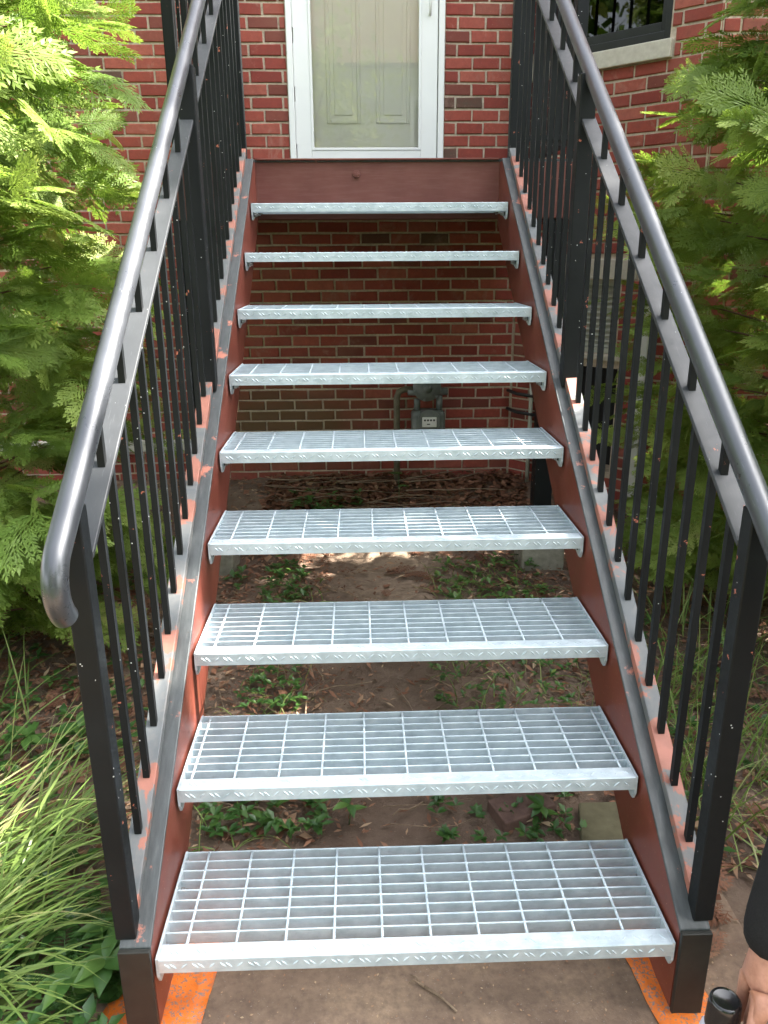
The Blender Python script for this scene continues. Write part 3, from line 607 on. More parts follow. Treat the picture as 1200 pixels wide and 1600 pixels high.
# ------------------------------------------------------------------ stair railings
RX = 0.590; RB0 = 0.072; RT0 = 0.832; RH = {-1: 0.940, 1: 0.918}; HS = 0.722
def rail(sx):
    side = 'left' if sx < 0 else 'right'
    t = thing('stair_railing', f'black metal stair railing with round handrail on the {side} of the treads', 'railing', 'railings along the stairs')
    x = sx*RX
    y0, y1 = 0.050, 2.47
    build(MB().bar((x, y0, RB0+SLOPE*y0-0.015), (x, y1, RB0+SLOPE*y1-0.015), 0.040, 0.030), 'bottom_rail', 'patchy_primer', t, bevel=0.002)
    build(MB().bar((x, y0, RT0+SLOPE*y0-0.006), (x, y1, RT0+SLOPE*y1-0.006), 0.042, 0.012), 'top_rail', 'rail_top', t, bevel=0.0015)
    def hz(y): return RH[sx] + HS*y
    # posts
    build(MB().box((x-0.0205, 0.010, stop(0.012)+0.001), (x+0.0205, 0.0495, hz(0.03)-0.006)), 'post', 'rail_black', t, bevel=0.003)
    xm = x - sx*0.006
    for py in (1.315,):
        build(MB().box((xm-0.024, py-0.024, stop(py)-0.012), (xm+0.024, py+0.024, hz(py)-0.012)), 'post', 'rail_black', t, bevel=0.003)
    build(MB().box((x-0.020, 2.471, stop(2.44)-0.002), (x+0.020, 2.511, hz(2.49)-0.012)), 'post', 'rail_black', t, bevel=0.003)
    # pickets and pins
    pk = MB().box((-0.0072, -0.0072, 0), (0.0072, 0.0072, RT0-RB0-0.008)).mesh('picket'); pk.materials.append(MATS['rail_black'])
    off = 0.162 if sx < 0 else 0.122
    k = 0; y = off
    while y < 2.44:
        if abs(y-1.315) > 0.045:
            o = link('picket', pk, None, t); o.location = (x + R(-0.001, 0.001), y, RB0+SLOPE*y-0.003); o.rotation_euler = (R(-0.002, 0.002), R(-0.002, 0.002), 0)
        y += 0.0982
    pn = MB().box((-0.007, -0.007, 0), (0.007, 0.007, 0.1)).mesh('pin'); pn.materials.append(MATS['rail_black'])
    y = 0.215 if sx < 0 else 0.180
    while y < 2.44:
        if abs(y-1.315) > 0.035:
            o = link('pin', pn, None, t); z0 = RT0+SLOPE*y-0.004; o.location = (x, y, z0); o.scale = (1, 1, (hz(y)-0.012-z0)/0.1)
        y += 0.1865
    # handrail: straight tube with a turned down return at the foot
    path = [(x, 2.49, hz(2.49)), (x, 1.6, hz(1.6)), (x, 0.8, hz(0.8)), (x, 0.1, hz(0.1)), (x, -0.03, hz(-0.03))]; ye = -0.048 if sx < 0 else -0.115
    ang0 = math.atan(HS)
    rad = 0.072; cen = Vector((x, ye+rad*math.sin(ang0), hz(ye)-rad*math.cos(ang0)))
    for a in np.linspace(ang0, ang0+math.radians(100), 14):
        path.append((x, cen.y - rad*math.sin(a), cen.z + rad*math.cos(a)))
    h_ = build(MB().tube(path, 0.0214, 24), 'handrail', 'tube_black', t, smooth=False); smooth_by_angle(h_, 50)
    return t
rail(-1); rail(1)

# ------------------------------------------------------------------ landing guards
def guard(sx):
    side = 'left' if sx < 0 else 'right'
    t = thing('landing_railing', f'black metal guard rail with thin pickets around the {side} side of the landing', 'railing', 'guard rails of the landing')
    X = sx*0.872; yf = DECK_Y+0.03; H = 1.02
    def post(x, y): build(MB().box((x-0.025, y-0.025, DECK_Z+0.001), (x+0.025, y+0.025, DECK_Z+H)), 'post', 'rail_black', t, bevel=0.003)
    post(X, yf); post(X, WALL_Y-0.055)
    xa = sx*(RX+0.022); lo, hi = sorted((xa, X-sx*0.0255))
    for z0, z1, nm in ((0.075, 0.097, 'bottom_rail'), (H-0.03, H-0.005, 'top_rail')):
        build(MB().box((lo, yf-0.019, DECK_Z+z0), (hi, yf+0.019, DECK_Z+z1)), nm, 'rail_black', t, bevel=0.002)
        build(MB().box((X-0.019, yf+0.0255, DECK_Z+z0), (X+0.019, WALL_Y-0.0805, DECK_Z+z1)), nm, 'rail_black', t, bevel=0.002)
    pk = MB().box((-0.0072, -0.0072, 0.097), (0.0072, 0.0072, H-0.03)).mesh('picket'); pk.materials.append(MATS['rail_black'])
    for k in range(3):
        o = link('picket', pk, None, t); o.location = (lo+(hi-lo)*(k+0.6)/3.2, yf, DECK_Z)
    y = yf+0.115
    while y < WALL_Y-0.13:
        o = link('picket', pk, None, t); o.location = (X, y, DECK_Z); y += 0.1
guard(-1); guard(1)

# ------------------------------------------------------------------ foliage helpers (numpy)
def lens(base, d, L, W, n=None):
    """diamond leaf: base, two sides, tip (in the template plane)"""
    d = np.array(d, float); d /= np.linalg.norm(d); s = np.array([d[1], -d[0]])
    b = np.array(base, float)
    return [b, b + d*L*0.45 + s*W, b + d*L, b + d*L*0.45 - s*W]
def spray_template(seed, dense=True):
    rr = random.Random(seed); P = []; T = []
    def leaf(b, d, L, W):
        o = len(P); P.extend([(q[0], q[1], rr.uniform(-0.008, 0.008)) for q in lens(b, d, L, W)]); T.extend([(o, o+1, o+2), (o, o+2, o+3)])
    # main axis as a chain of overlapping scales
    for k in range(5): leaf((0, k*0.185), (rr.uniform(-0.03, 0.03), 1), 0.24, 0.012)
    n = 10 if dense else 6
    for side in (-1, 1):
        for k in range(n):
            t = 0.10 + 0.84*(k + (0.5 if side > 0 else 0.0))/n
            ln = (0.46*(1-t)**0.75 + 0.07)*rr.uniform(0.8, 1.15)*(0.65 if t < 0.16 else 1)
            a = math.radians(rr.uniform(38, 54) - 16*t); d = (side*math.sin(a), math.cos(a)); base = np.array((0, t)); dd = np.array(d)
            leaf(base, d, ln, 0.013)
            m = max(2, int(ln/(0.056 if dense else 0.11)))
            for j in range(m):
                s = (j+0.7)/(m+0.35)*ln
                for sd in (-1, 1):
                    a2 = a*side + sd*math.radians(rr.uniform(30, 44)); l2 = (0.125*(1-0.55*s/ln) + 0.01)*rr.uniform(0.8, 1.2)*(1.0 if dense else 1.5)
                    leaf(base + dd*s, (math.sin(a2), math.cos(a2)), l2, 0.0125 if dense else 0.026)
            leaf(base + dd*ln*0.93, d, 0.085, 0.016)
    leaf((0, 0.93), (0, 1), 0.11, 0.016)
    return np.array(P), np.array(T)
SPR = [spray_template(s) for s in range(5)]; SPR_LO = [spray_template(s+20, False) for s in range(3)]
def place_sprays(items, temps):
    """items: (pos, dir, normal, length, droop, tint)"""
    Vs, Fs, Ts = [], [], []; o = 0
    for p, d, nrm, L, dr, tn in items:
        P, T = temps[rng.integers(len(temps))]; d = d/np.linalg.norm(d); n = nrm - d*np.dot(nrm, d); n /= np.linalg.norm(n)+1e-9; r = np.cross(d, n)
        x, y, z = P[:, 0:1], P[:, 1:2], P[:, 2:3]
        zz = z - dr*y*y - 0.25*dr*np.abs(x)*1.6
        Vs.append(p + L*(x*r + y*d + zz*n)); Fs.append(T+o); o += len(P)
        Ts.append(np.clip(tn + 0.22*(y[:, 0]-0.5) + rng.normal(0, 0.03, len(P)), 0, 1))
    return np.concatenate(Vs), np.concatenate(Fs), np.concatenate(Ts)

def cedar(label, cx, cy, zb, height, radf, nb, mat, keep, seed, temps, per=13, lsc=1.0, group=None, tint0=0.42, upright=0.3):
    global rng
    rng = np.random.default_rng(seed); rr = random.Random(seed)
    t = thing('arborvitae', label, 'tree', group); limbs = MB(); items = []
    gz = ground_z(cx, cy)
    tp = [(cx + 0.02*math.sin(k*1.3), cy + 0.02*math.cos(k*1.7), gz-0.05 + (height-0.1)*k/8) for k in range(9)]
    build(MB().tube(tp, [0.075*(1-k/9)+0.008 for k in range(9)], 10), 'trunk', 'bark', t, smooth=True)
    for b in range(nb):
        u = (b+rr.random())/nb; h = zb + (height-zb)*u**1.05; a = b*2.399963 + rr.uniform(-0.35, 0.35)
        r = radf(h)*rr.uniform(0.70, 1.10)
        dirh = np.array([math.cos(a), math.sin(a), 0.0]); base = np.array([cx, cy, max(h - 0.30*r, gz+0.05)])
        def pt(q): return base + dirh*r*q + np.array([0, 0, 0.42*r*q - 0.22*r*q*q*q])
        if not keep(pt(0.8)): continue
        qs = np.linspace(0, 0.66, 6); limbs.tube([tuple(pt(q)) for q in qs], [0.009*(1-1.3*q)+0.0012 for q in qs], 5, False)
        tb = tint0 + rr.uniform(-0.16, 0.16)
        for s in range(per):
            q = 0.28 + 0.72*((s+rr.random())/per)**0.8; p = pt(q) + rng.normal(0, 0.02, 3)
            yaw = (1 if s % 2 else -1)*math.radians(rr.uniform(15, 62))*(1.0 if s < per-2 else 0.25)
            c_, s_ = math.cos(yaw), math.sin(yaw); d = np.array([dirh[0]*c_-dirh[1]*s_, dirh[0]*s_+dirh[1]*c_, rr.uniform(-0.30, 0.42)])
            if rr.random() < upright: nv = np.array([rr.uniform(-1, 1), rr.uniform(-1, 1), 0.25])
            else: nv = np.array([rr.uniform(-0.55, 0.55), rr.uniform(-0.55, 0.55), 1.0])
            L = (0.12 + 0.22*rr.random()**1.3)*lsc*(0.85 if q > 0.9 else 1.0); tip = p + d/np.linalg.norm(d)*L
            if not keep(tip) or not keep(p): continue
            items.append((p, d, nv, L, rr.uniform(0.05, 0.42), tb + rr.uniform(-0.14, 0.14) + 0.20*(q-0.6) + (0.6 if rr.random() < (0.16 if q < 0.5 else 0.012) else 0)))
    far = [it for it in items if abs(it[0][0]) > (1.80 if cx < 0 else 1.95)]; near = [it for it in items if abs(it[0][0]) <= (1.80 if cx < 0 else 1.95)]
    V, F, Tn = place_sprays(far, SPR_LO)          # the side turned away from the stairs needs fewer leaflets
    if near: V2, F2, T2 = place_sprays(near, temps); F = np.concatenate([F, F2+len(V)]); V = np.concatenate([V, V2]); Tn = np.concatenate([Tn, T2])
    bo = build(limbs, 'branches', 'bark', t, smooth=True); bo['kind'] = 'stuff'
    c = np_mesh('crown', V, F3=F, tint=Tn, mat=mat, parent=t)
    return t, len(F)
def keep_left(p): return p[0] < -0.80 and p[1] < WALL_Y-0.12 and p[2] > ground_z(p[0], p[1])+0.02
def keep_right(p):
    lim = (CORNER_X+WALL_Y-0.10-p[0]) if p[0] < CORNER_X+BAY else WALL_Y-BAY-0.08
    return p[0] > 0.98 and p[1] < lim and p[2] > ground_z(p[0], p[1])+0.02
def prof(r0, zmid, ztop):
    def f(z):
        if z < zmid: return r0*(0.80+0.20*max(z, 0)/zmid)
        return r0*max(0.10, (1-((z-zmid)/(ztop-zmid))**1.5))
    return f
nt = 0
_, n = cedar('bright yellow-green arborvitae on the left, beside the left stair railing', -1.86, 1.85, -0.02, 4.1, prof(1.04, 1.9, 4.3), 175, 'cedar_leaf', keep_left, 11, SPR, 20, 0.95, 'arborvitae shrubs beside the stairs', 0.66, 0.4); nt += n
_, n = cedar('deep green arborvitae on the right, in front of the bay window', 2.10, 2.0, 0.05, 2.85, prof(1.22, 1.6, 3.15), 175, 'cedar_leaf_deep', keep_right, 12, SPR, 22, 0.85, 'arborvitae shrubs beside the stairs', 0.58, 0.55); nt += n
_, n = cedar('arborvitae at the right edge, nearest the foot of the stairs', 2.75, 0.40, 0.05, 2.8, prof(1.0, 1.7, 3.3), 110, 'cedar_leaf_deep', keep_right, 13, SPR_LO, 14, 1.05, 'arborvitae shrubs beside the stairs', 0.40); nt += n

# trees out of view: one mirrored in the door, others added to block light
def leafy_tree(label, cx, cy, h, r, seed, mat='tree_leaf', n=3200, tint=0.5, leaf=0.15):
    g = np.random.default_rng(seed); t = thing('offscreen_tree', label, 'tree', 'trees across from the house')
    build(MB().tube([(cx, cy, GZ-0.1), (cx+0.05, cy, h*0.3), (cx-0.04, cy+0.05, h*0.6), (cx, cy, h*0.85)], [0.17, 0.14, 0.09, 0.03], 10), 'trunk', 'bark', t, smooth=True)
    cl = g.normal(0, 1, (40, 3)); cl /= np.linalg.norm(cl, axis=1)[:, None]; cl = cl*(g.random((40, 1))**0.4)*np.array([r, r, r*0.85]) + np.array([cx, cy, h-r*0.8])
    lm = MB()
    for c in cl[:16]: lm.tube([(cx, cy, h*0.45), tuple((np.array([cx, cy, h*0.55])+c)/2+np.array([0, 0, 0.1])), tuple(c)], [0.05, 0.03, 0.008], 5, False)
    bo = build(lm, 'branches', 'bark', t, smooth=True); bo['kind'] = 'stuff'
    P = cl[g.integers(0, 40, n)] + g.normal(0, r*0.17, (n, 3)); d = g.normal(0, 1, (n, 3)); d /= np.linalg.norm(d, axis=1)[:, None]
    e = np.cross(d, g.normal(0, 1, (n, 3))); e /= np.linalg.norm(e, axis=1)[:, None]; L = g.uniform(0.65, 1.25, (n, 1))*leaf
    V = np.stack([P, P+d*L*0.5+e*L*0.3, P+d*L, P+d*L*0.5-e*L*0.3], 1).reshape(-1, 3); F = np.arange(n*4).reshape(-1, 4)
    np_mesh('crown', V, F4=F, tint=np.repeat(np.clip(g.normal(tint, 0.2, n), 0, 1), 4), mat=mat, parent=t)
def far_house():  # added out of view to shape the light and the door reflection
    t = thing('offscreen_house', 'beige clapboard house added out of view across the street behind the photographer', 'house'); y = -15.0
    build(MB().box((-7, y-6, GZ-0.2), (7, y, 6.2)), 'wall', 'louvre', t)
    for k in range(30): build(MB().hexa([(-7.02, y+0.001, GZ+0.05+k*0.2), (7.02, y+0.001, GZ+0.05+k*0.2), (7.02, y+0.03, GZ+0.05+k*0.2), (-7.02, y+0.03, GZ+0.05+k*0.2)], [(-7.02, y+0.001, GZ+0.245+k*0.2), (7.02, y+0.001, GZ+0.245+k*0.2), (7.02, y+0.006, GZ+0.245+k*0.2), (-7.02, y+0.006, GZ+0.245+k*0.2)]), 'clapboard', 'louvre', t)
    build(MB().prism_x([(y+0.6, 6.2), (y-3, 8.6), (y-6.6, 6.2)], -7.4, 7.4), 'roof', 'bark', t)
    for x in (-5, -2, 2, 5):
        for z in (1.0, 4.0):
            w_ = build(MB().box((x-0.55, y+0.031, z-0.05), (x+0.55, y+0.07, z+1.5)), 'window', 'white_vinyl', t); build(MB().box((x-0.45, y+0.0705, z+0.05), (x+0.45, y+0.076, z+1.4)), 'pane', 'window_black', w_)
far_house()
leafy_tree('yellow-green street tree opposite the front door', -1.0, -8.0, 5.6, 1.7, 5, tint=0.95)
leafy_tree('unseen broad leafy tree added to block sky opposite the left of the house', -5.2, -8.5, 7.0, 2.6, 6, tint=0.3, leaf=0.26)  # this pair is added behind the camera to cover blue sky
leafy_tree('unseen broad leafy tree added to block sky opposite the right of the house', 4.6, -8.2, 7.0, 2.6, 8, tint=0.3, leaf=0.26)
leafy_tree('unseen low shrub added to block low light behind the photographer, left of the path', -2.6, -5.6, 2.6, 1.45, 25, tint=0.3, leaf=0.2, n=2600)  # two low shrubs added to darken the wall under the landing
leafy_tree('unseen low shrub added to block low light behind the photographer, right of the path', 2.5, -5.8, 2.6, 1.5, 26, tint=0.3, leaf=0.2, n=2600)
leafy_tree('unseen leafy tree added to block low sky, far left of the stairs', -7.6, -3.0, 7.0, 2.8, 21, tint=0.35, leaf=0.28)  # three side trees added to hide the low sky and deepen contrast
leafy_tree('unseen leafy tree added to block low sky, beside the left corner of the house', -7.4, 2.6, 7.5, 2.8, 22, tint=0.35, leaf=0.28)
leafy_tree('unseen leafy tree added to block low sky, far right of the stairs', 7.8, -4.2, 7.0, 2.8, 23, tint=0.35, leaf=0.28)
leafy_tree('unseen tall slim tree added to shade the lower stairs, right of the stair foot, beyond the arborvitae', 6.0, 0.25, 8.7, 1.05, 24, tint=0.4, leaf=0.2, n=5200)  # two trees added out of view to keep sun off the stairs
leafy_tree('unseen taller slim tree added to shade the upper stairs, level with the landing, beyond the arborvitae', 6.0, 2.2, 9.9, 0.82, 27, tint=0.4, leaf=0.2, n=4200)

# ------------------------------------------------------------------ grass, plants, litter
def blades(name, label, cat, spots, seed, mat='grass_blade'):
    """spots: (n, x0,x1,y0,y1, lenmin,lenmax, lean vector, lean spread, width, tint, tint spread, droop)"""
    g = np.random.default_rng(seed); Vs, Fs, Ts = [], [], []; o = 0; K = 6
    for n, x0, x1, y0, y1, l0, l1, lean, spread, wid, tn, ts, dr in spots:
        for _ in range(n):
            x, y = g.uniform(x0, x1), g.uniform(y0, y1); L = g.uniform(l0, l1); v = np.array(lean) + g.normal(0, spread, 2)
            if abs(x) > 0.62 and -0.2 < y < 2.6: L = min(L, max(0.05, (abs(x)-0.635)/max(0.15, -v[0]*np.sign(x)/math.sqrt(1+v[0]**2+v[1]**2)+0.2)))       # blades stop short of the stringers
            d = np.array([v[0], v[1], 1.0]); d /= np.linalg.norm(d); p = np.array([x, y, ground_z(x, y)-0.01]); w = wid*g.uniform(0.6, 1.2)
            side = np.cross(d, [0, 0, 1.0]); side /= np.linalg.norm(side)+1e-6
            tw = g.uniform(-0.8, 0.8); side = side*math.cos(tw) + np.cross(d, side)*math.sin(tw)
            drp = dr*g.uniform(0.5, 1.5); tt = np.clip(tn + g.normal(0, ts), 0, 1)
            for k in range(K+1):
                ww = w*(1-(k/K)**1.6)+0.0003; q = p.copy()
                if k == K: Vs.append(q[None]); Ts.append([tt+0.1]); break
                Vs.append(np.stack([q-side*ww, q+side*ww])); Ts.append([tt, tt])
                d2 = d + np.array([v[0], v[1], 0])*0.05 + np.array([0, 0, -drp*(k+1)/K]); d = d2/np.linalg.norm(d2); p = p + d*L/K
                if p[2] < ground_z(p[0], p[1])+0.004: p[2] = ground_z(p[0], p[1])+0.004
            for k in range(K-1): Fs.append((o+2*k, o+2*k+1, o+2*k+3, o+2*k+2))
            Fs.append((o+2*K-2, o+2*K-1, o+2*K, o+2*K)); o += 2*K+1
    F = np.array(Fs); q4 = F[F[:, 2] != F[:, 3]]; q3 = F[F[:, 2] == F[:, 3]][:, :3]
    ob = np_mesh(name, np.concatenate(Vs), F4=q4, F3=q3, tint=np.clip(np.concatenate(Ts), 0, 1), mat=mat, smooth=True)
    return tag(ob, label, cat, kind='stuff')
blades('long_grass', 'long arching light green grass left of the stair foot', 'grass', [
    (230, -1.40, -0.95, -0.02, 0.50, 0.38, 0.74, (0.85, 0.40), 0.42, 0.0044, 0.58, 0.2, 0.24),
    (90, -1.25, -0.85, -0.15, 0.25, 0.30, 0.55, (0.8, 0.4), 0.55, 0.0046, 0.5, 0.2, 0.30),
    (70, -1.7, -1.2, 0.6, 1.3, 0.30, 0.55, (0.2, 0.2), 0.5, 0.003, 0.42, 0.2, 0.25),
    (26, -1.3, -0.85, 0.1, 0.8, 0.3, 0.6, (0.6, 0.3), 0.5, 0.002, 0.95, 0.05, 0.35)], 31)
blades('thin_grass', 'thin straggly grass and dry stalks right of the stair foot', 'grass', [
    (150, 0.74, 1.15, 0.45, 1.3, 0.25, 0.60, (-0.05, 0.0), 0.35, 0.0028, 0.45, 0.2, 0.20),
    (120, 0.72, 1.3, 0.25, 1.5, 0.20, 0.45, (0.0, 0.0), 0.9, 0.0019, 0.85, 0.12, 0.5),
    (110, 1.1, 1.6, 0.6, 2.0, 0.3, 0.65, (-0.1, 0.0), 0.4, 0.003, 0.35, 0.2, 0.2)], 32)
blades('sparse_weeds', 'sparse short grass on the bare soil beneath the treads', 'grass', [
    (190, -0.56, -0.28, 0.5, 2.4, 0.06, 0.20, (0, 0), 0.9, 0.0019, 0.55, 0.25, 0.5),
    (260, 0.22, 0.78, 0.9, 2.5, 0.06, 0.22, (0, 0), 0.9, 0.0019, 0.55, 0.25, 0.5),
    (60, -0.6, 0.7, 2.8, 3.6, 0.06, 0.2, (0, 0), 1.0, 0.0018, 0.75, 0.2, 0.6)], 33)

def litter():
    g = np.random.default_rng(41); Vs, Ts = [], []
    def scatter(n, x0, x1, y0, y1, s0, s1, t0, ts, elong=1.0, lift=0.012):
        x = g.uniform(x0, x1, n); y = g.uniform(y0, y1, n)
        k = ~((np.abs(x) < 0.60) & (y < 0.40)) & ~((np.abs(x-0.05) < 0.30) & (y < 2.85) & (g.random(n) < 0.6)); x, y = x[k], y[k]; m = len(x)
        z = np.array([ground_z(a, b) for a, b in zip(x, y)]) + g.uniform(-0.004, lift, m); a = g.uniform(0, 6.283, m); s = g.uniform(s0, s1, m)
        d = np.stack([np.cos(a), np.sin(a), g.normal(0, 0.22, m)], 1); e = np.stack([-np.sin(a), np.cos(a), g.normal(0, 0.35, m)], 1)
        P = np.stack([x, y, z], 1); L = (s*elong)[:, None]; W = (s*0.38)[:, None]
        V = np.stack([P-d*L*0.5, P-d*L*0.05+e*W+np.array([0, 0, 1])*s[:, None]*0.12, P+d*L*0.5, P+d*L*0.05-e*W+np.array([0, 0, 1])*s[:, None]*0.10], 1)
        Vs.append(V.reshape(-1, 3)); Ts.append(np.repeat(np.clip(g.normal(t0, ts, m), 0, 1), 4))
    scatter(3400, -2.6, 2.6, 0.1, 3.78, 0.007, 0.022, 0.38, 0.22)
    scatter(4200, -2.2, -0.62, 0.4, 3.0, 0.012, 0.036, 0.42, 0.22)
    scatter(3000, 0.62, 2.2, 0.4, 3.0, 0.012, 0.036, 0.40, 0.22)
    scatter(1700, -0.62, 0.95, 0.5, 3.78, 0.005, 0.015, 0.40, 0.25)
    scatter(2200, -0.62, -0.1, 0.5, 2.9, 0.005, 0.015, 0.35, 0.25, 1.8)
    scatter(4500, -0.7, 0.95, 2.85, 3.78, 0.014, 0.045, 0.30, 0.2, 1.6, 0.03)
    scatter(11000, -2.2, 2.2, 0.3, 3.78, 0.006, 0.020, 0.58, 0.25, 2.8, 0.015)
    scatter(260, -2.2, 2.2, 0.3, 3.7, 0.03, 0.06, 0.55, 0.25, 1.1, 0.02)
    V = np.concatenate(Vs); F = np.arange(len(V)).reshape(-1, 4)
    o = np_mesh('leaf_litter', V, F4=F, tint=np.concatenate(Ts), mat='litter'); tag(o, 'brown leaf litter and shredded bark scattered over the soil', 'leaf litter', kind='stuff')
    # paint flakes and grit on the slab
    n = 900; x = g.uniform(-0.66, 0.78, n); y = g.uniform(-0.35, 0.34, n); a = g.uniform(0, 6.28, n); s = g.uniform(0.0012, 0.0045, n)
    d = np.stack([np.cos(a), np.sin(a), np.zeros(n)], 1)*s[:, None]; e = np.stack([-np.sin(a), np.cos(a), np.zeros(n)], 1)*s[:, None]*0.6; P = np.stack([x, y, np.full(n, GZ+0.0045)], 1)
    V = np.stack([P-d, P-e, P+d, P+e], 1).reshape(-1, 3)
    o = np_mesh('paint_flakes', V, F4=np.arange(len(V)).reshape(-1, 4), tint=np.repeat(g.uniform(0.55, 1.0, n), 4), mat='litter'); tag(o, 'pale paint flakes and grit on the slab under the lowest tread', 'flakes', kind='stuff')
    # twigs
    mb = MB(); rr = random.Random(42)
    for k in range(230):
        x, y = rr.uniform(-2.2, 2.2), rr.uniform(0.4, 3.7)
        if abs(x) < 0.62 and y < 0.5: continue
        a = rr.uniform(0, 6.28); L = rr.uniform(0.06, 0.34); p = [x, y, ground_z(x, y)+0.008]; pts = [tuple(p)]
        for q in range(4):
            a += rr.uniform(-0.45, 0.45); p = [p[0]+math.cos(a)*L/4, p[1]+math.sin(a)*L/4, 0]; p[2] = ground_z(p[0], p[1])+rr.uniform(0.004, 0.022); pts.append(tuple(p))
        r0 = rr.uniform(0.0014, 0.004); mb.tube(pts, [r0*(1-0.15*q) for q in range(5)], 5)
    o = build(mb, 'twigs', 'twig', smooth=True); tag(o, 'thin dry twigs strewn over the leaf litter', 'twigs', kind='stuff')
    mb = MB(); rr = random.Random(43)       # the tangle of fallen stems by the wall
    for k in range(26):
        x, y = rr.uniform(-0.75, 0.3), rr.uniform(3.15, 3.7); a = rr.uniform(-0.35, 0.35); L = rr.uniform(0.25, 0.75); p = [x, y, ground_z(x, y)+rr.uniform(0.01, 0.06)]; pts = [tuple(p)]
        for q in range(5):
            a += rr.uniform(-0.3, 0.3); p = [p[0]+math.cos(a)*L/5, min(p[1]+math.sin(a)*L/5, 3.78), p[2]+rr.uniform(-0.012, 0.014)]; p[2] = max(p[2], ground_z(p[0], p[1])+0.005); pts.append(tuple(p))
        r0 = rr.uniform(0.002, 0.006); mb.tube(pts, [r0*(1-0.12*q) for q in range(6)], 5)
    o = build(mb, 'fallen_stems', 'twig', smooth=True); tag(o, 'tangle of fallen brown stems lying along the foot of the wall', 'stems', kind='stuff')
litter()

def leaf_mesh(L, W, fold=0.15, droop=0.25):
    mb = MB(); K = 5; o = []
    for k in range(K+1):
        t = k/K; w = W*math.sin(math.pi*min(1, 0.06+0.94*t))**0.8*(0.35+0.65*math.sin(math.pi*min(1, t*0.8+0.15))); y = L*t; z = -droop*L*t*t
        o.append([(-w, y, z+fold*w*2), (0, y, z), (w, y, z+fold*w*2)])
    for row in o: mb.v += row
    for k in range(K):
        a = k*3; mb.f += [(a, a+1, a+4, a+3), (a+1, a+2, a+5, a+4)]
    me = bpy.data.meshes.new('leaf'); me.from_pydata(mb.v, [], mb.f); me.polygons.foreach_set('use_smooth', [True]*len(me.polygons)); me.update(); return me
def leaf_variants(tints, L, W, **kw):
    out = []
    for tn in tints:
        me = leaf_mesh(L, W, **kw); at = me.attributes.new('tint', 'FLOAT', 'POINT'); at.data.foreach_set('value', np.full(len(me.vertices), tn, np.float32)); me.materials.append(MATS['cover_leaf']); out.append(me)
    return out
LV = leaf_variants((0.35, 0.55, 0.7, 0.85), 0.066, 0.016)
def rosette(label, x, y, n=9, sc=1.0, h=0.05, seed=0, group='leafy ground plants beside the stairs'):
    rr = random.Random(seed); t = thing('ground_plant', label, 'plant', group); gz = ground_z(x, y)
    build(MB().tube([(x, y, gz-0.01), (x+0.004, y, gz+h*0.5), (x, y, gz+h)], 0.0022, 6), 'stem', 'cover_stem', t, smooth=True)
    for k in range(n):
        o = link('leaf', rr.choice(LV), None, t); o.location = (x, y, gz+h*(0.6 if k % 3 == 2 else 1.0)); s = sc*rr.uniform(0.8, 1.15); o.scale = (s, s, s)
        o.rotation_euler = (rr.uniform(-0.05, 0.55), rr.uniform(-0.25, 0.25), k*2.39996+rr.uniform(-0.2, 0.2))
    return t
m = NT('cover_stem'); m.set((0.07, 0.12, 0.04), 0.6)
rosette('glossy green rosette plant at the left bottom, against the left stringer end', -0.668, 0.085, 11, 1.15, 0.10, 1)
rosette('glossy green rosette plant at the bottom left corner beside the fern', -0.735, 0.055, 11, 1.15, 0.085, 2)
rosette('small leafy plant behind the left fern, in the shade of the long grass', -0.70, 0.20, 9, 1.0, 0.07, 3)
rosette('yellowish rosette plant at the left edge above the long grass', -1.19, 0.98, 9, 1.2, 0.07, 4)
rosette('leafy plant on the litter left of the bottom left post', -1.02, 0.98, 10, 1.2, 0.10, 5)
rosette('small seedling in the bare soil behind the second tread', -0.15, 0.62, 6, 0.75, 0.06, 6)
rosette('low leafy weed right of centre beneath the second tread', 0.40, 0.60, 7, 0.8, 0.05, 7)
rosette('leafy weed growing at the foot of the wall by the fallen stems', 0.13, 3.32, 7, 1.1, 0.20, 8)
def cover(name, label, spots, seed):
    g = np.random.default_rng(seed); Vs, Ts = [], []
    for n, x0, x1, y0, y1, s0, s1, h, tn in spots:
        for _ in range(n):
            x, y = g.uniform(x0, x1), g.uniform(y0, y1); gz = ground_z(x, y)+g.uniform(0.01, h)
            for k in range(5):
                a = g.uniform(0, 6.283); L = g.uniform(s0, s1); el = g.uniform(-0.25, 0.6); d = np.array([math.cos(a)*math.cos(el), math.sin(a)*math.cos(el), math.sin(el)]); e = np.array([-math.sin(a), math.cos(a), 0])
                p = np.array([x, y, gz]); up = np.array([0, 0, 0.12*L])
                Vs.append(np.stack([p, p+d*L*0.45+e*L*0.25+up, p+d*L, p+d*L*0.45-e*L*0.25+up, ])); Ts.append(np.full(4, np.clip(tn+g.normal(0, 0.2), 0, 1)))
    V = np.concatenate(Vs); F = np.arange(len(V)).reshape(-1, 4)
    tris = np.concatenate([F[:, [0, 1, 2]], F[:, [0, 2, 3]]])
    o = np_mesh(name, V, F3=tris, tint=np.concatenate(Ts), mat='cover_leaf'); tag(o, label, 'ground cover', kind='stuff')
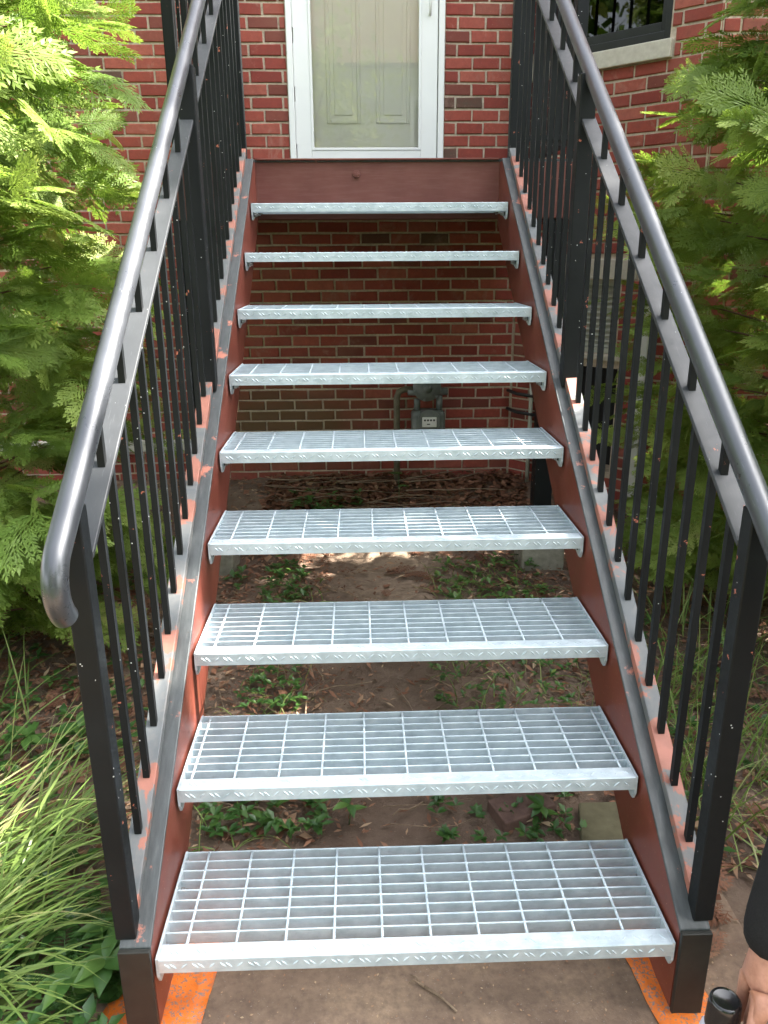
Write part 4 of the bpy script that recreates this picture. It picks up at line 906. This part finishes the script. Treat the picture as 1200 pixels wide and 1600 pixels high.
cover('ground_cover', 'low dark green ground cover in patches under and beside the stairs', [
    (60, -0.56, -0.22, 0.56, 0.80, 0.025, 0.05, 0.05, 0.4), (70, -0.58, -0.32, 0.95, 1.7, 0.018, 0.04, 0.05, 0.6), (110, 0.16, 0.66, 1.05, 1.7, 0.014, 0.034, 0.05, 0.6), (150, 0.26, 0.80, 1.8, 2.6, 0.016, 0.045, 0.06, 0.75),
    (60, -0.58, -0.36, 2.0, 2.6, 0.02, 0.05, 0.06, 0.5), (70, -0.55, -0.10, 3.05, 3.35, 0.025, 0.055, 0.09, 0.45), (130, -1.5, -0.68, 0.35, 1.4, 0.025, 0.055, 0.06, 0.45), (60, -0.95, -0.64, -0.05, 0.35, 0.03, 0.06, 0.07, 0.35), (110, 0.66, 1.5, 0.4, 2.0, 0.02, 0.05, 0.06, 0.4), (30, 0.10, 0.5, 0.5, 0.72, 0.02, 0.04, 0.03, 0.4), (90, -1.9, -0.66, 1.4, 2.8, 0.025, 0.06, 0.06, 0.45)], 51)
def dry_fronds():
    g = random.Random(77); it = []
    for n_, x0, x1, y0, y1 in ((45, -1.9, -0.66, 0.5, 2.6), (34, 0.66, 1.7, 0.25, 2.4), (14, 0.64, 0.80, 0.15, 0.5), (16, -0.6, 0.7, 2.2, 3.6), (12, -1.5, -0.9, 0.9, 1.5)):
        for _ in range(n_):
            x, y = g.uniform(x0, x1), g.uniform(y0, y1); a = g.uniform(0, 6.28)
            it.append((np.array([x, y, ground_z(x, y)+0.012]), np.array([math.cos(a), math.sin(a), g.uniform(0, 0.12)]), np.array([g.uniform(-0.25, 0.25), g.uniform(-0.25, 0.25), 1.0]), g.uniform(0.07, 0.17), g.uniform(0, 0.15), g.uniform(0.2, 0.6)))
    V, F, T = place_sprays(it, SPR_LO); tag(np_mesh('dry_fronds', V, F3=F, tint=T, mat='litter'), 'rust-brown dead arborvitae sprays lying on the ground', 'dead foliage', kind='stuff')
dry_fronds()
# fern beside the left stringer
def fern():
    t = thing('fern', 'small dark green fern beside the rosette plants at bottom left', 'fern'); g = random.Random(9)
    for k, (ax, ay, L, lift) in enumerate(((0.95, 0.45, 0.17, 0.9), (-0.25, 1.0, 0.15, 0.9), (-0.9, 0.1, 0.13, 0.7), (0.3, -0.6, 0.10, 0.7), (0.4, 0.95, 0.16, 0.9))):
        x0, y0 = -0.775, 0.11; V, F = [], []; d = Vector((ax, ay, 0)).normalized(); s = Vector((-d.y, d.x, 0)); N = 16
        def pt(u): return Vector((x0, y0, GZ+0.02)) + d*L*u + Vector((0, 0, L*(lift*u-0.62*u*u)))
        for q in range(N):
            u = 0.12+0.86*q/N; p = pt(u); l = 0.030*math.sin(math.pi*min(1, 0.18+0.82*u))+0.004
            for sg in (-1, 1):
                o = len(V); V += [p-d*0.0028, p+s*sg*l*0.6+d*0.006, p+s*sg*l+d*0.009-Vector((0, 0, 0.005)), p+s*sg*l*0.5-d*0.0035]; F += [(o, o+1, o+2, o+3)]
        for q in range(8):
            o = len(V); a, b = pt(q/8), pt((q+1)/8); V += [a-s*0.001, a+s*0.001, b+s*0.001, b-s*0.001]; F.append((o, o+1, o+2, o+3))
        me = bpy.data.meshes.new('frond'); me.from_pydata([tuple(v) for v in V], [], F); me.update()
        at = me.attributes.new('tint', 'FLOAT', 'POINT'); at.data.foreach_set('value', np.full(len(V), g.uniform(0.35, 0.7), np.float32)); link('frond', me, 'cover_leaf', t)
fern()
# loose pavers behind the lowest tread
def slab(name, label, corners, h, mat, cat, tilt=0.0):
    lo = [Vector((x, y, ground_z(x, y)-0.03)) for x, y in corners]; hi = [Vector((x, y, ground_z(x, y)+h+tilt*k)) for k, (x, y) in enumerate(corners)]
    o = build(MB().hexa(lo, hi), name, mat, bevel=0.005); return tag(o, label, cat)
slab('paving_brick', 'dark brown paving brick tilted in the soil behind the lowest tread', [(0.29, 0.56), (0.45, 0.63), (0.41, 0.72), (0.25, 0.65)], 0.028, 'paver_brown', 'paver', 0.004)
slab('paving_brick', 'dark brown paving brick next to the right stringer, behind the lowest tread', [(0.38, 0.73), (0.515, 0.715), (0.535, 0.80), (0.40, 0.815)], 0.035, 'paver_brown', 'paver', 0.003)
slab('paving_stone', 'olive stained paving stone half under the right stringer', [(0.475, 0.45), (0.66, 0.45), (0.66, 0.64), (0.515, 0.64)], 0.03, 'paver_olive', 'paver')

# orange plastic strips under the stringers
def strip(label, outline, z, seed):
    g = random.Random(seed); bm = bmesh.new(); N, M = 22, 7; vs_ = []
    (ax0, ay0), (ax1, ay1), (bx0, by0), (bx1, by1) = outline      # near edge a (inner,outer), far edge b
    for i in range(N):
        t = i/(N-1); row = []
        for j in range(M):
            s = j/(M-1); x = (ax0*(1-s)+ax1*s)*(1-t)+(bx0*(1-s)+bx1*s)*t + (0.006*math.sin(t*9+seed) if j == 0 else 0); y = (ay0*(1-s)+ay1*s)*(1-t)+(by0*(1-s)+by1*s)*t
            row.append(bm.verts.new((x, y, z + 0.004 + 0.006*abs(math.sin(t*11+s*5+seed))*g.random())))
        vs_.append(row)
    for i in range(N-1):
        for j in range(M-1): bm.faces.new((vs_[i][j], vs_[i][j+1], vs_[i+1][j+1], vs_[i+1][j]))
    me = bpy.data.meshes.new('plastic_strip'); bm.to_mesh(me); bm.free(); me.polygons.foreach_set('use_smooth', [True]*len(me.polygons))
    o = link('plastic_strip', me, 'orange_plastic'); md = o.modifiers.new('thick', 'SOLIDIFY'); md.thickness = 0.0012
    return tag(o, label, 'plastic sheet')
strip('dusty orange plastic strip on the slab inside the left stringer', ((-0.455, -0.25), (-0.75, -0.25), (-0.445, 0.30), (-0.60, 0.30)), GZ, 1)
strip('orange plastic strip bending along the right stringer on the slab', ((0.535, -0.16), (0.66, -0.16), (0.45, 0.30), (0.60, 0.30)), GZ, 2)

# a forked dry stem lying on the slab
mb = MB(); z = GZ+0.006
mb.tube([(0.02, 0.075, z), (0.055, 0.045, z+0.004), (0.085, 0.012, z)], [0.0035, 0.003, 0.0025], 6); mb.tube([(0.0205, 0.074, z+0.001), (-0.002, 0.088, z+0.006), (-0.014, 0.082, z+0.002)], [0.003, 0.0022, 0.0012], 6); mb.tube([(0.0205, 0.074, z+0.001), (0.004, 0.098, z+0.003), (-0.008, 0.104, z+0.001)], [0.003, 0.0022, 0.0012], 6)
tag(build(mb, 'dry_stem', 'twig', smooth=True), 'forked dry stem lying on the slab under the lowest tread', 'twig')

# ------------------------------------------------------------------ spray can and the person holding it
CX, CY, CT = 0.468, -0.312, 0.222
def lathe(mb, prof_, cx, cy, n=28):
    o = len(mb.v); m = len(prof_)
    for r_, z_ in prof_:
        for j in range(n): a = 2*math.pi*j/n; mb.v.append((cx+r_*math.cos(a), cy+r_*math.sin(a), z_))
    for k in range(m-1):
        for j in range(n): mb.f.append((o+k*n+j, o+k*n+(j+1) % n, o+(k+1)*n+(j+1) % n, o+(k+1)*n+j))
    mb.f.append(tuple(o+j for j in reversed(range(n)))); mb.f.append(tuple(o+(m-1)*n+j for j in range(n))); return mb
can = thing('spray_can', 'spray can with glossy black cap held at the bottom right corner', 'spray can')
c_ = build(lathe(MB(), [(0.0265, CT-0.055), (0.0268, CT-0.052), (0.0255, CT-0.012), (0.0245, CT-0.004), (0.0225, CT-0.0005), (0.0205, CT), (0.0195, CT-0.002), (0.010, CT-0.0035), (0.002, CT-0.004)], CX, CY), 'cap', 'cap_black', can); smooth_by_angle(c_, 50)
c_ = build(lathe(MB(), [(0.030, CT-0.225), (0.033, CT-0.220), (0.033, CT-0.075), (0.031, CT-0.066), (0.0275, CT-0.0585), (0.020, CT-0.0555)], CX, CY), 'body', 'can_label', can); smooth_by_angle(c_, 40)

def skin_obj(name, verts, edges, radii, mat, parent, sub=2, root=0):
    me = bpy.data.meshes.new(name); me.from_pydata([tuple(v) for v in verts], edges, []); me.update()
    o = bpy.data.objects.new(name+'_rig', me); COL.objects.link(o)
    o.modifiers.new('skin', 'SKIN'); sk = me.skin_vertices[0].data
    for k, r_ in enumerate(radii): sk[k].radius = (r_, r_) if not isinstance(r_, tuple) else r_; sk[k].use_root = (k == root)
    sb = o.modifiers.new('sub', 'SUBSURF'); sb.levels = sub; sb.render_levels = sub
    dg = bpy.context.evaluated_depsgraph_get(); dg.update()
    nm = bpy.data.meshes.new_from_object(o.evaluated_get(dg)); bpy.data.objects.remove(o)
    nm.name = name; nm.materials.clear(); nm.polygons.foreach_set('use_smooth', [True]*len(nm.polygons))
    return link(name, nm, mat, parent)
def chain(points, radii, base=0):
    return points, [(base+k, base+k+1) for k in range(len(points)-1)], radii
def person():
    t = thing('person', 'person in dark clothes whose bare hand holds the spray can at bottom right', 'person')
    sh = [Vector((0.89, -0.24, 0.88)), Vector((0.97, -0.60, 0.86))]; nk = Vector((0.93, -0.42, 0.93)); pel = Vector((1.20, -0.42, 0.12)); che = Vector((1.00, -0.42, 0.72))
    wr = Vector((0.548, -0.292, 0.352)); el = Vector((0.625, -0.235, 0.650)); el2 = Vector((0.90, -0.72, 0.60)); wr2 = Vector((0.86, -0.60, 0.37))
    # body: head, neck, torso, arms, hands and legs as one skinned figure
    V, E, Rr = [], [], []
    def add(p, r_, par=None):
        V.append(Vector(p)); Rr.append(r_); k = len(V)-1
        if par is not None: E.append((par, k))
        return k
    root = add(pel, 0.13); b1 = add((1.14, -0.42, 0.34), 0.125, root); b2 = add((1.06, -0.42, 0.54), 0.13, b1); b3 = add(che, 0.135, b2); n0 = add(nk, 0.058, b3); n1 = add((0.90, -0.42, 1.00), 0.052, n0)
    h1 = add((0.875, -0.42, 1.07), 0.075, n1); h2 = add((0.862, -0.42, 1.15), 0.088, h1); add((0.872, -0.42, 1.215), 0.06, h2)
    add((0.772, -0.42, 1.115), 0.013, h2)                                     # nose
    s0 = add(sh[0], 0.062, b3); e0 = add(el, 0.045, s0); f0 = add(el.lerp(wr, 0.4), 0.042, e0); w0 = add(wr, 0.029, f0)
    s1 = add(sh[1], 0.062, b3); e1 = add(el2, 0.045, s1); w1 = add(wr2, 0.03, e1); hh = add((0.845, -0.55, 0.31), 0.032, w1)
    for q in range(4): add((0.80+0.008*q, -0.56+0.018*q, 0.25), 0.009, add((0.825+0.004*q, -0.565+0.02*q, 0.285), 0.010, hh))
    # palm of the right hand and the four fingers closing on the can, plus the thumb
    pm0 = add((0.538, -0.300, 0.318), (0.034, 0.030), w0); pm = add((0.522, -0.304, 0.280), (0.036, 0.032), pm0); kn = []
    R0 = 0.0445
    for q, a in enumerate((-50, -22, 6, 34)):
        an = math.radians(a); k0 = add((CX+0.054*math.cos(an)+0.002, CY+0.054*math.sin(an), 0.252-0.005*abs(q-1)), 0.0128, pm)
        k1 = add((CX+(R0+0.006)*math.cos(an-0.05), CY+(R0+0.006)*math.sin(an-0.05), 0.216-0.004*q), 0.0108, k0)
        k2 = add((CX+R0*math.cos(an-0.10), CY+R0*math.sin(an-0.10), 0.188-0.004*q), 0.0092, k1)
        add((CX+(R0-0.001)*math.cos(an-0.16), CY+(R0-0.001)*math.sin(an-0.16), 0.160-0.003*q), 0.0082, k2)
    th0 = add((0.512, -0.334, 0.252), 0.0150, pm); th1 = add((CX+0.020, CY-0.050, 0.196), 0.0120, th0); add((CX-0.012, CY-0.044, 0.140), 0.0095, add((CX+0.006, CY-0.047, 0.168), 0.0100, th1))
    for sy, ky in ((-1, -0.58), (1, -0.24)):
        hp = add((1.17, -0.42+sy*0.10, 0.10), 0.095, root); kn_ = add((0.84, ky, 0.24), 0.065, hp); an_ = add((1.06, ky, -0.10), 0.042, kn_); add((0.96, ky, -0.145), 0.034, an_)
    body = skin_obj('body', V, E, Rr, 'skin', t, 2, 0)
    # clothes
    skin_obj('jacket', [pel+Vector((-0.01, 0, 0.02)), (1.14, -0.42, 0.34), (1.06, -0.42, 0.54), che, (0.94, -0.42, 0.90), sh[0], el, Vector((0.523, -0.303, 0.288)), sh[1], el2, wr2+Vector((0, 0, 0.02))],
             [(0, 1), (1, 2), (2, 3), (3, 4), (3, 5), (5, 6), (6, 7), (3, 8), (8, 9), (9, 10)], [0.17, 0.155, 0.16, 0.165, 0.075, 0.080, 0.058, 0.047, 0.082, 0.062, 0.046], 'black_cloth', t, 2)
    skin_obj('trousers', [pel, (1.17, -0.52, 0.10), (0.84, -0.58, 0.24), (1.05, -0.58, -0.08), (1.17, -0.32, 0.10), (0.84, -0.24, 0.24), (1.05, -0.24, -0.08)],
             [(0, 1), (1, 2), (2, 3), (0, 4), (4, 5), (5, 6)], [0.155, 0.115, 0.085, 0.062, 0.115, 0.085, 0.062], 'denim', t, 2)
    for ky in (-0.58, -0.24):
        skin_obj('shoe', [(1.09, ky, -0.135), (1.00, ky, -0.140), (0.90, ky, -0.150)], [(0, 1), (1, 2)], [0.046, 0.046, 0.034], 'black_cloth', t, 2)
    skin_obj('hair', [(0.885, -0.42, 1.185), (0.905, -0.42, 1.225), (0.955, -0.42, 1.13), (0.945, -0.42, 1.05)], [(0, 1), (1, 2), (2, 3)], [0.085, 0.075, 0.065, 0.05], 'hair', t, 2)
    for y_ in (-0.448, -0.392):
        build(MB().tube([(0.780, y_, 1.135), (0.788, y_, 1.135), (0.80, y_, 1.135)], [0.004, 0.010, 0.012], 12), 'eye', 'meter_face', body, smooth=True)
    build(MB().tube([(0.797, -0.442, 1.068), (0.788, -0.42, 1.066), (0.797, -0.398, 1.068)], [0.003, 0.006, 0.003], 8), 'mouth', 'nail', body, smooth=True)
    for y_ in (-0.512, -0.328): build(MB().tube([(0.868, y_, 1.10), (0.874, y_, 1.125), (0.88, y_, 1.15)], [0.010, 0.016, 0.012], 10), 'ear', 'skin', body, smooth=True)
person()
